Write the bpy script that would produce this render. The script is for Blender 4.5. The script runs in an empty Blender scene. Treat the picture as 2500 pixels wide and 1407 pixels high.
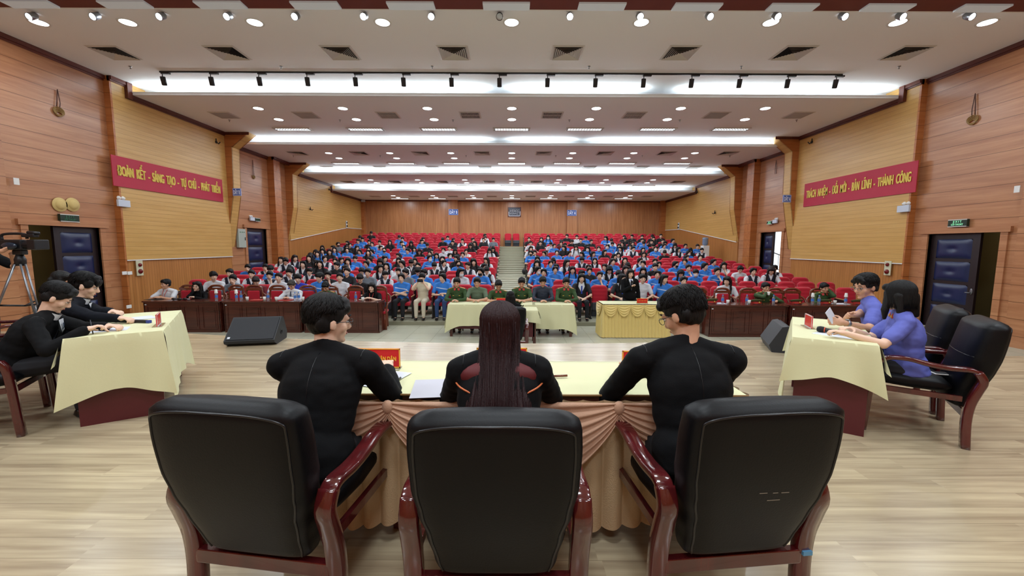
import bpy, bmesh, math, random
from math import sin, cos, pi, radians, sqrt, atan2
from mathutils import Vector, Matrix, Euler, noise
random.seed(7)
SC = bpy.context.scene
COL = SC.collection
V = Vector
# ------------------------------------------------------------------ camera, world, light, exposure
HC = 1.5                                  # eye height above the stage floor (z = 0)
PITCH = math.atan(102.5 / 1000.0)
CAM_R = (Matrix.Rotation(pi / 2 - PITCH, 3, 'X') @ Matrix.Rotation(radians(0.25), 3, 'Z'))
cam_d = bpy.data.cameras.new('camera'); cam_d.sensor_width = 36; cam_d.lens = 14.4
cam_d.clip_start = .02; cam_d.clip_end = 200
cam = bpy.data.objects.new('camera', cam_d); COL.objects.link(cam)
cam.matrix_world = Matrix.Translation((0, 0, HC)) @ CAM_R.to_4x4()
SC.camera = cam
w = bpy.data.worlds.new('daylight'); SC.world = w; w.use_nodes = True
w.node_tree.nodes['Background'].inputs[0].default_value = (.86, .93, 1, 1)
w.node_tree.nodes['Background'].inputs[1].default_value = 1.6
SC.view_settings.view_transform = 'Standard'; SC.view_settings.look = 'None'
SC.view_settings.exposure = 0.0; SC.view_settings.gamma = 1; SC.view_settings.use_curve_mapping = False

def area(name, loc, sx, sy, power, col=(1, 1, 1), rot=(0, 0, 0), shape='RECTANGLE', parent=None, spread=180):
    d = bpy.data.lights.new(name, 'AREA'); d.shape = shape; d.size = sx
    if shape in ('RECTANGLE', 'ELLIPSE'): d.size_y = sy
    d.energy = power; d.color = col; d.spread = radians(spread)
    o = bpy.data.objects.new(name, d); COL.objects.link(o); o.location = loc; o.rotation_euler = rot
    if parent: o.parent = parent
    return o
CW = (.84, .93, 1.0)
DOWN_W, COVE_W, STAGE_W = 29, 33, 110
# stage lighting: rows of ceiling panels above and behind the bench (above the frame)
for yy in (-2.2, 1.0, 4.2):
    for xx in (-5.2, 0, 5.2):
        area('stage_panel_light', (xx, yy, 5.75), 1.6, .5, STAGE_W, CW)

def at(u, v, Z=None, Y=None, X=None):
    """point of the real plane seen at a photograph pixel"""
    d = CAM_R @ V(((u - 1250) / 1000, -(v - 703.5) / 1000, -1))
    if Z is not None: t = (Z - HC) / d.z
    elif Y is not None: t = Y / d.y
    else: t = X / d.x
    return V((0, 0, HC)) + d * t

# ------------------------------------------------------------------ materials
def lin(c):
    return tuple((x / 12.92 if x <= .04045 else ((x + .055) / 1.055) ** 2.4) for x in c)
def hx(s):
    return lin(tuple(int(s[i:i + 2], 16) / 255 for i in (0, 2, 4)))
class NT:
    def __init__(s, m):
        s.t = m.node_tree; s.n = s.t.nodes; s.l = s.t.links
    def add(s, ty, **k):
        n = s.n.new(ty)
        for a, b in k.items():
            if a.startswith('i_'): 
                kk = a[2:]; kk = int(kk) if kk.isdigit() else kk
                n.inputs[kk].default_value = b
            else: setattr(n, a, b)
        return n
    def link(s, a, b): s.l.new(a, b)
    def math(s, op, a, b=None, c=None):
        n = s.n.new('ShaderNodeMath'); n.operation = op
        for i, x in enumerate((a, b, c)):
            if x is None: continue
            if isinstance(x, (int, float)): n.inputs[i].default_value = x
            else: s.l.new(x, n.inputs[i])
        return n.outputs[0]
    def mix(s, f, a, b):
        n = s.n.new('ShaderNodeMix'); n.data_type = 'RGBA'
        for i, x in ((0, f), (6, a), (7, b)):
            if isinstance(x, (int, float)): n.inputs[i].default_value = x
            elif isinstance(x, tuple): n.inputs[i].default_value = (*x[:3], 1)
            else: s.l.new(x, n.inputs[i])
        return n.outputs[2]
MATS = {}
def mat(name, col, rough=.5, spec=.5, metal=0, bump=0, bscale=40, vary=0, vscale=6, stretch=(1, 1, 1), emis=0, ecol=None, alpha=1, trans=0, coat=0, sheen=0):
    if name in MATS: return MATS[name]
    m = bpy.data.materials.new(name); m.use_nodes = True
    q = NT(m); b = q.n['Principled BSDF']
    if isinstance(col, str): col = hx(col)
    b.inputs['Base Color'].default_value = (*col, 1); b.inputs['Roughness'].default_value = rough
    b.inputs['Specular IOR Level'].default_value = spec; b.inputs['Metallic'].default_value = metal
    b.inputs['Coat Weight'].default_value = coat; b.inputs['Sheen Weight'].default_value = sheen
    if emis:
        b.inputs['Emission Color'].default_value = (*(ecol or col), 1); b.inputs['Emission Strength'].default_value = emis
    if trans: b.inputs['Transmission Weight'].default_value = trans
    if alpha < 1: b.inputs['Alpha'].default_value = alpha
    if bump or vary:
        tc = q.add('ShaderNodeTexCoord'); mp = q.add('ShaderNodeMapping'); mp.inputs['Scale'].default_value = stretch
        q.link(tc.outputs['Object'], mp.inputs[0])
    if vary:
        n = q.add('ShaderNodeTexNoise', i_Scale=vscale, i_Detail=4.0); q.link(mp.outputs[0], n.inputs[0])
        f = q.math('MULTIPLY', n.outputs[0], 1.0)
        q.link(q.mix(f, tuple(x * (1 - vary) for x in col), tuple(min(1, x * (1 + vary)) for x in col)), b.inputs['Base Color'])
    if bump:
        n = q.add('ShaderNodeTexNoise', i_Scale=bscale, i_Detail=3.0); q.link(mp.outputs[0], n.inputs[0])
        bp = q.add('ShaderNodeBump', i_Strength=bump, i_Distance=.01); q.link(n.outputs[0], bp.inputs['Height']); q.link(bp.outputs[0], b.inputs['Normal'])
    MATS[name] = m
    return m
def wood(name, c1, c2, axis=0, rough=.3, groove=None, gaxis=2, gw=.02, gdark=.45, scale=1.6, coat=0, offs=None, spec=.5, row=None):
    """grain runs along `axis`; groove lines repeat every `groove` metres along gaxis"""
    if name in MATS: return MATS[name]
    m = bpy.data.materials.new(name); m.use_nodes = True
    q = NT(m); b = q.n['Principled BSDF']; b.inputs['Roughness'].default_value = rough
    b.inputs['Coat Weight'].default_value = coat; b.inputs['Specular IOR Level'].default_value = spec
    tc = q.add('ShaderNodeTexCoord'); sp = q.add('ShaderNodeSeparateXYZ'); q.link(tc.outputs['Object'], sp.inputs[0])
    mp = q.add('ShaderNodeMapping'); sc = [9, 9, 9]; sc[axis] = .55; mp.inputs['Scale'].default_value = [x * scale for x in sc]
    q.link(tc.outputs['Object'], mp.inputs[0])
    vec = mp.outputs[0]
    tone = None
    if row:                                   # planks: every row of width `row` along gaxis gets its own shift and tone
        r = q.math('FLOOR', q.math('DIVIDE', sp.outputs[gaxis], row))
        wn = q.add('ShaderNodeTexWhiteNoise', noise_dimensions='1D'); q.link(r, wn.inputs['W'])
        x = q.math('ADD', sp.outputs[axis], q.math('MULTIPLY', wn.outputs[0], 7.3))
        pl = q.math('FLOOR', q.math('DIVIDE', x, 1.25))
        w2 = q.add('ShaderNodeTexWhiteNoise', noise_dimensions='2D')
        cb0 = q.add('ShaderNodeCombineXYZ'); q.link(r, cb0.inputs[0]); q.link(pl, cb0.inputs[1]); q.link(cb0.outputs[0], w2.inputs['Vector'])
        tone = w2.outputs[0]
        sh = q.add('ShaderNodeVectorMath', operation='ADD'); q.link(vec, sh.inputs[0]); q.link(w2.outputs[1], sh.inputs[1])
        sh2 = q.add('ShaderNodeVectorMath', operation='SCALE'); q.link(w2.outputs[1], sh2.inputs[0]); sh2.inputs['Scale'].default_value = 13
        q.link(sh2.outputs[0], sh.inputs[1]); vec = sh.outputs[0]
    n = q.add('ShaderNodeTexNoise', i_Scale=1.0, i_Detail=6.0, i_Distortion=.6); q.link(vec, n.inputs[0])
    n2 = q.add('ShaderNodeTexNoise', i_Scale=3.5, i_Detail=4.0); q.link(vec, n2.inputs[0])
    f = q.math('ADD', q.math('MULTIPLY', n.outputs[0], .7), q.math('MULTIPLY', n2.outputs[0], .3))
    rp = q.add('ShaderNodeMapRange'); rp.inputs[1].default_value = .33; rp.inputs[2].default_value = .67; q.link(f, rp.inputs[0])
    col = q.mix(rp.outputs[0], hx(c1), hx(c2))
    if tone is not None:
        mm = q.add('ShaderNodeMix', data_type='RGBA', blend_type='MULTIPLY'); mm.inputs[0].default_value = 1
        g = q.math('ADD', q.math('MULTIPLY', tone, .11), .93)
        cc = q.add('ShaderNodeCombineXYZ')
        for i in range(3): q.link(g, cc.inputs[i])
        q.link(col, mm.inputs[6]); q.link(cc.outputs[0], mm.inputs[7]); col = mm.outputs[2]
    if groove:
        fr = q.math('FRACT', q.math('ADD', q.math('DIVIDE', sp.outputs[gaxis], groove), (offs or 0) + 100))
        g = q.math('LESS_THAN', fr, gw)
        col = q.mix(g, col, tuple(x * gdark for x in hx(c1)))
        bp = q.add('ShaderNodeBump', i_Strength=.6, i_Distance=.01, invert=True); q.link(g, bp.inputs['Height']); q.link(bp.outputs[0], b.inputs['Normal'])
    q.link(col, b.inputs['Base Color'])
    MATS[name] = m
    return m
M_stage = wood('stage_planks', '94836A', 'C4B494', 0, .24, .14, 1, .012, .6, 1.2, 0, row=.14)
M_plank = wood('wall_plank', 'A36B48', 'BE8962', 1, .28, .36, 2, .03, .5, 1.0)
M_plankx = wood('wall_plank_cross', 'A15C2C', 'BC7842', 0, .35, .36, 2, .03, .5, 1.0)
M_vert = wood('wall_strip', 'A36A36', 'BC8048', 2, .34, .09, 1, .1, .72, 1.0)
M_back = wood('wall_back_strip', 'A06840', 'BE8659', 2, .30, .12, 0, .1, .7, 1.0)
M_tan = wood('wall_tan', 'C29650', 'D2A764', 1, .33, .12, 2, .07, .84, 1.0)
M_tanx = wood('wall_tan_cross', 'C29650', 'D2A764', 0, .33, .12, 2, .07, .84, 1.0)
M_dkwood = wood('dark_wood', '3A1510', '54221A', 0, .25, coat=.3)
M_desk = wood('desk_wood', '3B1812', '56261B', 0, .25, coat=.4, scale=1)
M_red_wood = wood('rosewood', '3C0F12', '5A1A1C', 2, .16, coat=.9, scale=1)
M_corn = wood('cornice_wood', '4A2018', '6A3022', 1, .35)
M_chairw = wood('carved_wood', '5A2A18', '7A3A22', 2, .25, coat=.4)
M_ceil = mat('ceiling_paint', 'F0F2F4', .85, .2)
M_white = mat('white_paint', 'E6E6E4', .6)
M_tile = mat('hall_tile', 'B9B8A4', .3, .5, vary=.06, vscale=1.2)
M_olive = mat('corridor_paint', '8A7A4C', .8)
M_black = mat('black_plastic', '141418', .45)
M_dark = mat('duct_dark', '2A2A2C', .8)
M_metal = mat('grey_metal', '8A8D92', .35, metal=.8)
M_steel = mat('vent_metal', 'CFCBC5', .5, metal=.0)
M_lamp = mat('lamp_glow', (1, 1, 1), emis=9, ecol=(.93, .97, 1))
M_lampdim = mat('lamp_glow_soft', (1, 1, 1), emis=1.6, ecol=(.9, .96, 1))
M_leather = mat('black_leather', '06070B', .46, .22, bump=.06, bscale=140)
M_leather_pipe = mat('leather_piping', '0D0E12', .35)
M_redseat = mat('red_upholstery', 'B2182C', .8, .3, bump=.1, bscale=120, sheen=.2)
M_greyseat = mat('seat_underside', '33373F', .5)
M_armpad = mat('armrest_wood', 'B7935C', .4)
M_post = mat('seat_post', '1C1A1C', .45)
M_cloth = mat('cream_cloth', 'D6D5AC', .85, .2, sheen=.1, bump=.05, bscale=60)
M_gold = mat('gold_skirt', 'DCC47A', .5, .4, sheen=.3)
M_peach = mat('peach_skirt', 'CBA287', .6, .3, sheen=.3, bump=.25, bscale=220)
M_beige = mat('beige_skirt', 'BFA582', .8, .3, bump=.3, bscale=160)
M_maroon = mat('maroon_panel', '541A22', .4)
M_dgrey = mat('dark_grey_panel', '2C2C30', .5)
M_navypad = mat('navy_pad', '18234A', .35, .5)
M_doorw = mat('door_dark', '1E1214', .4)
M_redsign = mat('red_plate', 'CF1B22', .35)
M_banner = mat('banner_red', 'B3203C', .6)
M_yellow = mat('letter_yellow', 'E2C65A', .6)
M_platelet = mat('letter_gold', 'F0B63A', .5)
M_bluesign = mat('sign_blue', '2C55A8', .4)
M_bluerim = mat('sign_rim', '8FA3D8', .4)
M_letterw = mat('letter_white', 'DDE9F8', .5)
M_green = mat('exit_dark_green', '0C2A1C', .3)
M_greenlet = mat('exit_letters', '8FE0B0', .5, emis=.5, ecol=hx('8FE0B0'))
M_greendim = mat('exit_letters_unlit', '2F6A4A', .5)
M_acryl = mat('clear_acrylic', (.9, .93, .95), .05, trans=1)
M_paper = mat('paper', 'D4D8E2', .8)
M_cup = mat('paper_cup', 'DCDCD8', .7)
M_bottle = mat('bottle_plastic', (.75, .85, .98), .08, trans=.85)
M_label = mat('bottle_label', '3F78C8', .5)
M_straw = mat('straw_hat', 'D2B878', .8, bump=.3, bscale=90)
M_wire = mat('brown_cord', '4A2A1E', .6)
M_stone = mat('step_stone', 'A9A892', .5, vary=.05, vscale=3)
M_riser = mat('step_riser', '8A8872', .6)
M_cream = mat('alarm_plate', 'CFCDB0', .5)
M_alarm = mat('alarm_red', '6E0E14', .2)
M_skin = mat('skin', 'CF9F82', .5, .4, vary=.06, vscale=10)
M_skin2 = mat('skin_light', 'E2BCA4', .5, .4, vary=.05, vscale=10)
M_lip = mat('lips', 'B2685C', .5)
M_eyew = mat('eye_white', 'D8D4D0', .3)
M_eye = mat('eye_dark', '140D0A', .2)
def hairmat(name, c, rough=.62, sc=60):
    if name in MATS: return MATS[name]
    m = mat(name, c, rough, .3)
    q = NT(m); b = q.n['Principled BSDF']
    tc = q.add('ShaderNodeTexCoord'); mp = q.add('ShaderNodeMapping'); mp.inputs['Scale'].default_value = (1, 1, .12); q.link(tc.outputs['Object'], mp.inputs[0])
    n = q.add('ShaderNodeTexNoise', i_Scale=float(sc * 3), i_Detail=2.0); q.link(mp.outputs[0], n.inputs[0])
    bp = q.add('ShaderNodeBump', i_Strength=.55, i_Distance=.006); q.link(n.outputs[0], bp.inputs['Height']); q.link(bp.outputs[0], b.inputs['Normal'])
    return m
M_hair = hairmat('black_hair', '080607')
M_hairb = hairmat('brown_black_hair', '1D1214')
M_hairj = hairmat('maroon_brown_hair', '260A0D', .5, 90)
M_hairg = hairmat('grey_hair', '3A3530')
M_suit = mat('black_suit', '08090C', .85, .2, bump=.12, bscale=200)
M_suitn = mat('navy_black_suit', '0D111A', .85, .2, bump=.1, bscale=200)
M_robe_red = mat('robe_red', '5A1218', .6)
M_robe_trim = mat('robe_trim', 'C4683A', .5)
M_violet = mat('violet_shirt', '5A62B4', .75, bump=.1, bscale=150)
M_greenu = mat('green_uniform', '2E4A22', .8, bump=.1, bscale=150)
M_epau = mat('epaulette_gold', 'C9A040', .5)
M_epred = mat('collar_red', 'A8281E', .6)
M_whitesh = mat('white_shirt', 'D2D6DC', .75)
M_tie = mat('tie_blue', '2A3E78', .5)
M_tiedark = mat('tie_grey', '3A4658', .5)
M_pants = mat('dark_trousers', '14151B', .85)
M_jean = mat('blue_jeans', '2C4470', .85)
M_shoe = mat('black_shoe', '0E0E10', .3)
M_glass = mat('lens_glass', (.9, .93, .95), .03, trans=.9, alpha=.35)
M_frame = mat('glasses_frame', '20222A', .3)
# crowd tops -------------------------------------------------------------
def polo(name, base, stripe=None):
    if name in MATS: return MATS[name]
    m = mat(name, base, .75)
    if stripe:
        q = NT(m); b = q.n['Principled BSDF']
        tc = q.add('ShaderNodeTexCoord'); sp = q.add('ShaderNodeSeparateXYZ'); q.link(tc.outputs['Object'], sp.inputs[0])
        ax = q.math('MULTIPLY', sp.outputs[0], .16)
        z = q.math('ADD', sp.outputs[2], ax)
        f = q.math('MULTIPLY', q.math('GREATER_THAN', z, .815), q.math('LESS_THAN', z, .835))
        f = q.math('MULTIPLY', f, q.math('LESS_THAN', q.math('ABSOLUTE', sp.outputs[0]), .17))
        q.link(q.mix(f, hx(base), hx(stripe)), b.inputs['Base Color'])
    return m
def vee(name, base, v='D8DCE2', w=.35, z0=.80):
    if name in MATS: return MATS[name]
    m = mat(name, base, .75)
    q = NT(m); b = q.n['Principled BSDF']
    tc = q.add('ShaderNodeTexCoord'); sp = q.add('ShaderNodeSeparateXYZ'); q.link(tc.outputs['Object'], sp.inputs[0])
    lim = q.math('MULTIPLY', q.math('SUBTRACT', sp.outputs[2], z0), w)
    f = q.math('MULTIPLY', q.math('LESS_THAN', q.math('ABSOLUTE', sp.outputs[0]), lim), q.math('LESS_THAN', sp.outputs[1], 0.0))
    q.link(q.mix(f, hx(base), hx(v)), b.inputs['Base Color'])
    return m
TOPS = {'b': (polo('blue_polo', '2D78D0', 'D5E0F0'), None), 'n': (vee('navy_jacket', '12182C'), mat('white_sleeve', 'D5D8DE', .7)),
        'c': (mat('cream_blouse', 'D6CDB4', .8), None), 'w': (mat('white_top', 'CDD0D6', .75), None), 'x': (mat('black_top', '15151A', .8), None), 'g': (mat('grey_top', '6F7A84', .8), None),
        'r': (mat('maroon_top', '6A1822', .8), None), 'u': (mat('royal_blue_top', '1A2FB0', .7), None), 's': (vee('black_jacket_open', '14151B', 'D8DCE2', .5, .72), None)}
TOPN = {'c': 'cream top', 'b': 'blue polo', 'n': 'navy jacket with white sleeves', 'w': 'white top', 'x': 'black top', 'g': 'grey top', 'r': 'maroon top', 'u': 'royal blue shirt', 's': 'black suit over white shirt'}
M_maskw = mat('white_face_mask', 'DADDE2', .7)
M_maskk = mat('black_face_mask', '101014', .7)
# ------------------------------------------------------------------ mesh tools
class MB:
    def __init__(s): s.v = []; s.f = []; s.m = []; s.sm = []; s.mats = []
    def mi(s, m):
        if m not in s.mats: s.mats.append(m)
        return s.mats.index(m)
    def raw(s, vs, fs, m, smooth=False, T=None):
        o = len(s.v); k = s.mi(m)
        s.v += [tuple(T @ V(p)) if T else tuple(p) for p in vs]
        for f in fs: s.f.append(tuple(i + o for i in f)); s.m.append(k); s.sm.append(smooth)
        return s
    def box(s, lo, hi, m, T=None, bev=0):
        (x0, y0, z0), (x1, y1, z1) = lo, hi
        if bev:
            b = bmesh.new(); bmesh.ops.create_cube(b, size=1)
            for v in b.verts: v.co = V(((x0 + x1) / 2 + v.co.x * (x1 - x0), (y0 + y1) / 2 + v.co.y * (y1 - y0), (z0 + z1) / 2 + v.co.z * (z1 - z0)))
            bmesh.ops.bevel(b, geom=b.edges[:], offset=bev, segments=2, profile=.5, affect='EDGES')
            b.verts.ensure_lookup_table()
            s.raw([v.co.copy() for v in b.verts], [[v.index for v in f.verts] for f in b.faces], m, False, T); b.free(); return s
        vs = [(x0, y0, z0), (x1, y0, z0), (x1, y1, z0), (x0, y1, z0), (x0, y0, z1), (x1, y0, z1), (x1, y1, z1), (x0, y1, z1)]
        return s.raw(vs, [(0, 3, 2, 1), (4, 5, 6, 7), (0, 1, 5, 4), (1, 2, 6, 5), (2, 3, 7, 6), (3, 0, 4, 7)], m, False, T)
    def prism(s, poly, a0, a1, m, ax=0, T=None, smooth=False):
        """poly in the two other axes, extruded along axis ax from a0 to a1"""
        def p(a, q):
            return ((a, q[0], q[1]), (q[0], a, q[1]), (q[0], q[1], a))[ax]
        n = len(poly); vs = [p(a0, q) for q in poly] + [p(a1, q) for q in poly]
        fs = [tuple(range(n))[::-1], tuple(range(n, 2 * n))] + [(i, (i + 1) % n, n + (i + 1) % n, n + i) for i in range(n)]
        return s.raw(vs, fs, m, smooth, T)
    def lathe(s, prof, m, c=(0, 0, 0), n=20, T=None, caps=True, smooth=True):
        vs = []; fs = []
        for r, z in prof:
            for i in range(n):
                a = 2 * pi * i / n; vs.append((c[0] + r * cos(a), c[1] + r * sin(a), c[2] + z))
        for j in range(len(prof) - 1):
            for i in range(n): fs.append((j * n + i, j * n + (i + 1) % n, (j + 1) * n + (i + 1) % n, (j + 1) * n + i))
        if caps: fs += [tuple(range(n))[::-1], tuple(range((len(prof) - 1) * n, len(prof) * n))]
        return s.raw(vs, fs, m, smooth, T)
    def tube(s, path, r, m, n=8, T=None, flat=None, closed=False):
        """flat=(w,h): rectangular section, w along `side`"""
        P = [V(p) for p in path]; vs = []; fs = []; k = len(P)
        prev = None
        for i, p in enumerate(P):
            if closed: d = P[(i + 1) % k] - P[i - 1]
            else: d = P[min(i + 1, k - 1)] - P[max(i - 1, 0)]
            d.normalize()
            up = V((0, 0, 1)) if abs(d.z) < .95 else V((0, 1, 0))
            if prev is None: a = d.cross(up).normalized()
            else: a = (prev - d * prev.dot(d)).normalized()
            prev = a; b = d.cross(a)
            rr = r[i] if isinstance(r, (list, tuple)) else r
            for j in range(n):
                t = 2 * pi * j / n; vs.append(tuple(p + (a * cos(t) + b * sin(t)) * rr))
        kk = k if closed else k - 1
        for i in range(kk):
            for j in range(n):
                fs.append((i * n + j, i * n + (j + 1) % n, ((i + 1) % k) * n + (j + 1) % n, ((i + 1) % k) * n + j))
        if not closed: fs += [tuple(range(n))[::-1], tuple(range((k - 1) * n, k * n))]
        return s.raw(vs, fs, m, True, T)
    def band(s, path, wx, th, m, x=0, T=None):
        """flat timber band: path in the YZ plane, wx wide along X, th thick"""
        vs = []; fs = []; k = len(path)
        for i, (y, z) in enumerate(path):
            a = V(path[max(i - 1, 0)]); b = V(path[min(i + 1, k - 1)]); d = (b - a).normalized(); nn = V((-d.y, d.x))
            t = th[i] if isinstance(th, (list, tuple)) else th
            for sx, sn in ((-1, -1), (-.82, -1), (.82, -1), (1, -1), (1, 1), (.82, 1), (-.82, 1), (-1, 1)):
                e = .5 if abs(sx) < 1 else .36
                vs.append((x + sx * wx / 2, y + nn.x * sn * t * e, z + nn.y * sn * t * e))
        n = 8
        for i in range(k - 1):
            for j in range(n): fs.append((i * n + j, i * n + (j + 1) % n, (i + 1) * n + (j + 1) % n, (i + 1) * n + j))
        fs += [tuple(range(n))[::-1], tuple(range((k - 1) * n, k * n))]
        return s.raw(vs, fs, m, True, T)
    def ell(s, c, r, m, n=16, k=10, T=None, R=None):
        vs = []; fs = []
        for j in range(k + 1):
            th = pi * j / k
            for i in range(n):
                a = 2 * pi * i / n; p = V((r[0] * sin(th) * cos(a), r[1] * sin(th) * sin(a), r[2] * cos(th)))
                if R: p = R @ p
                vs.append(tuple(V(c) + p))
        for j in range(k):
            for i in range(n): fs.append((j * n + i, (j + 1) * n + i, (j + 1) * n + (i + 1) % n, j * n + (i + 1) % n))
        return s.raw(vs, fs, m, True, T)
    def grid(s, fn, nu, nv, m, T=None, smooth=True):
        vs = [fn(i / nu, j / nv) for j in range(nv + 1) for i in range(nu + 1)]
        fs = [(j * (nu + 1) + i, j * (nu + 1) + i + 1, (j + 1) * (nu + 1) + i + 1, (j + 1) * (nu + 1) + i) for j in range(nv) for i in range(nu)]
        return s.raw(vs, fs, m, smooth, T)
    def mesh(s, name):
        me = bpy.data.meshes.new(name); me.from_pydata(s.v, [], s.f)
        for m in s.mats: me.materials.append(m)
        me.polygons.foreach_set('material_index', s.m); me.polygons.foreach_set('use_smooth', s.sm); me.update()
        return me
    def obj(s, name, parent=None, loc=None, rz=0, fix=True):
        me = s.mesh(name)
        if fix:
            b = bmesh.new(); b.from_mesh(me)
            bmesh.ops.remove_doubles(b, verts=b.verts, dist=1e-5)
            bmesh.ops.recalc_face_normals(b, faces=b.faces); b.to_mesh(me); b.free()
        o = bpy.data.objects.new(name, me); COL.objects.link(o)
        if parent: o.parent = parent
        if loc is not None: o.location = loc
        if rz: o.rotation_euler = (0, 0, rz)
        return o
def tag(o, label=None, cat=None, group=None, kind=None):
    if label: o['label'] = label
    if cat: o['category'] = cat
    if group: o['group'] = group
    if kind: o['kind'] = kind
    return o
def struct(mb, name, label=None, parent=None):
    o = mb.obj(name, parent)
    o['kind'] = 'structure'
    if label: o['label'] = label
    return o
def empty(name, loc=(0, 0, 0), rz=0, label=None, cat=None, group=None):
    o = bpy.data.objects.new(name, None); COL.objects.link(o); o.empty_display_size = .1
    o.location = loc; o.rotation_euler = (0, 0, rz)
    return tag(o, label, cat, group)
KIDS = {}
def reg(root):                        # remember a prototype's tree once
    def rec(o): return (o, [rec(c) for c in o.children])
    return rec(root)
def copy_tree(t, parent=None, loc=None, rz=None, label=None, group=None):
    o, ch = t; c = o.copy(); COL.objects.link(c)
    if parent: c.parent = parent
    if loc is not None: c.location = loc
    if rz is not None: c.rotation_euler = (0, 0, rz)
    if label: c['label'] = label
    if group: c['group'] = group
    for k in ch: copy_tree(k, c)
    return c
def text_mesh(txt, size, m, sx=1.0, bold=.012, ext=.002, spacing=1.0):
    c = bpy.data.curves.new('lettering', 'FONT'); c.body = txt; c.size = size; c.align_x = 'CENTER'; c.align_y = 'CENTER'
    c.offset = bold * size; c.extrude = ext; c.space_character = spacing; c.resolution_u = 3
    o = bpy.data.objects.new('lettering', c); COL.objects.link(o)
    dg = bpy.context.evaluated_depsgraph_get(); dg.update()
    me = bpy.data.meshes.new_from_object(o.evaluated_get(dg), depsgraph=dg)
    bpy.data.objects.remove(o); bpy.data.curves.remove(c)
    for v in me.vertices: v.co.x *= sx
    me.materials.clear(); me.materials.append(m)
    return me
def text(txt, size, m, parent, loc, rot, sx=1.0, bold=.012, spacing=1.0, name='lettering'):
    me = text_mesh(txt, size, m, sx, bold, spacing=spacing)
    o = bpy.data.objects.new(name, me); COL.objects.link(o); o.parent = parent; o.location = loc; o.rotation_euler = rot
    return o
FRONT = (pi / 2, 0, 0)                 # text upright, read from -Y

# ------------------------------------------------------------------ the hall shell
HALL = -.6                             # hall floor; stage floor is 0
XL, XR = -10.6, 10.75
CZ = [5.84, 5.55, 5.29, 4.98, 4.66]
BY = [at(1250, 236, Z=CZ[1]).y, at(1250, 355, Z=CZ[2]).y, at(1250, 427, Z=CZ[3]).y, at(1250, 467, Z=CZ[4]).y]
YB = at(1250, 490, Z=CZ[4]).y          # back wall
YS = -4.0                              # rear wall of the stage
def edge_y(x):                         # bowed front edge of the stage
    if x > 6.7: return 5.6
    return 6.22 + .0205 * min(abs(x), 5.9) ** 2
# stage floor
mb = MB(); xs = [-10.6 + i * .25 for i in range(86)]
xs = [x for x in xs if x < 10.75] + [10.75]
top = [(x, edge_y(x)) for x in xs]
poly = [(xs[0], YS)] + top + [(xs[-1], YS)]
poly = [(xs[0], YS), (xs[-1], YS)] + top[::-1]
mb.raw([(x, y, 0) for x, y in poly] + [(x, y, HALL) for x, y in poly], [tuple(range(len(poly)))] + [(i, i + 1, i + 1 + len(poly), i + len(poly)) for i in range(2, len(poly) - 1)], M_stage)
struct(mb, 'floor', 'pale wooden plank floor of the stage')
mb = MB(); mb.box((-13, 5.0, HALL - .1), (13, YB, HALL), M_tile)
struct(mb, 'floor', 'pale grey tiled floor of the hall in front of the stage')
mb = MB()                              # tile joints are real shallow strips of darker grout
for i in range(36): 
    x = -10.2 + i * .6; mb.box((x - .003, 6, HALL), (x + .003, 10.6, HALL + .0012), M_riser)
for i in range(9):
    y = 6.1 + i * .6; mb.box((-10.5, y - .003, HALL), (10.5, y + .003, HALL + .0011), M_riser)
struct(mb, 'trim_1', 'grout lines between the hall tiles')
# ceiling in five stepped bays with coves
mb = MB()
ys = [YS] + BY + [YB]
for k in range(5):
    y0, y1 = ys[k], ys[k + 1]
    z = CZ[k]; yy = y1 + (.50 if k < 4 else 0)
    mb.box((-11.4, y0 if k == 0 else y0 + .02, z), (11.4, yy, z + .05), M_ceil)
    if k < 4:
        mb.box((-11.4, yy, CZ[k + 1] + .02), (11.4, yy + .05, z + .02), M_ceil)
        mb.box((-11.4, y1, CZ[k + 1]), (11.4, y1 + .03, CZ[k + 1] + .08), M_ceil)
        mb.box((-11.4, y1 - .012, CZ[k + 1] + .06), (11.4, y1 + .03, CZ[k + 1] + .08), M_white)
struct(mb, 'ceiling', 'off-white suspended ceiling in stepped bays with glowing coves')
segs = {0: [(-10.2, -5.6), (-5.5, -.75), (-.05, 3.6), (4.6, 10.3)], 1: [(-10.1, -5.2), (-5.0, -.9), (-.1, 2.3), (3.0, 7.8), (8.0, 10.1)],
        2: [(-10.1, -3.2), (-3, 3), (3.2, 10.1)], 3: [(-10.1, -3.2), (-3, 3), (3.2, 10.1)]}
for k, ss in segs.items():
    for a, b in ss:
        t = MB(); t.tube([(a, BY[k] + .16, CZ[k + 1] + .045), (b, BY[k] + .16, CZ[k + 1] + .045)], .013, M_lampdim, 8)
        o = t.obj('cove_tube_light'); tag(o, None, None); o['kind'] = 'structure'
        area('cove_lamp', ((a + b) / 2, BY[k] + .17, CZ[k + 1] + .07), b - a, .05, COVE_W * (b - a) / 4, (.85, .95, 1), (radians(180 + 16), 0, 0), parent=None)
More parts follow.
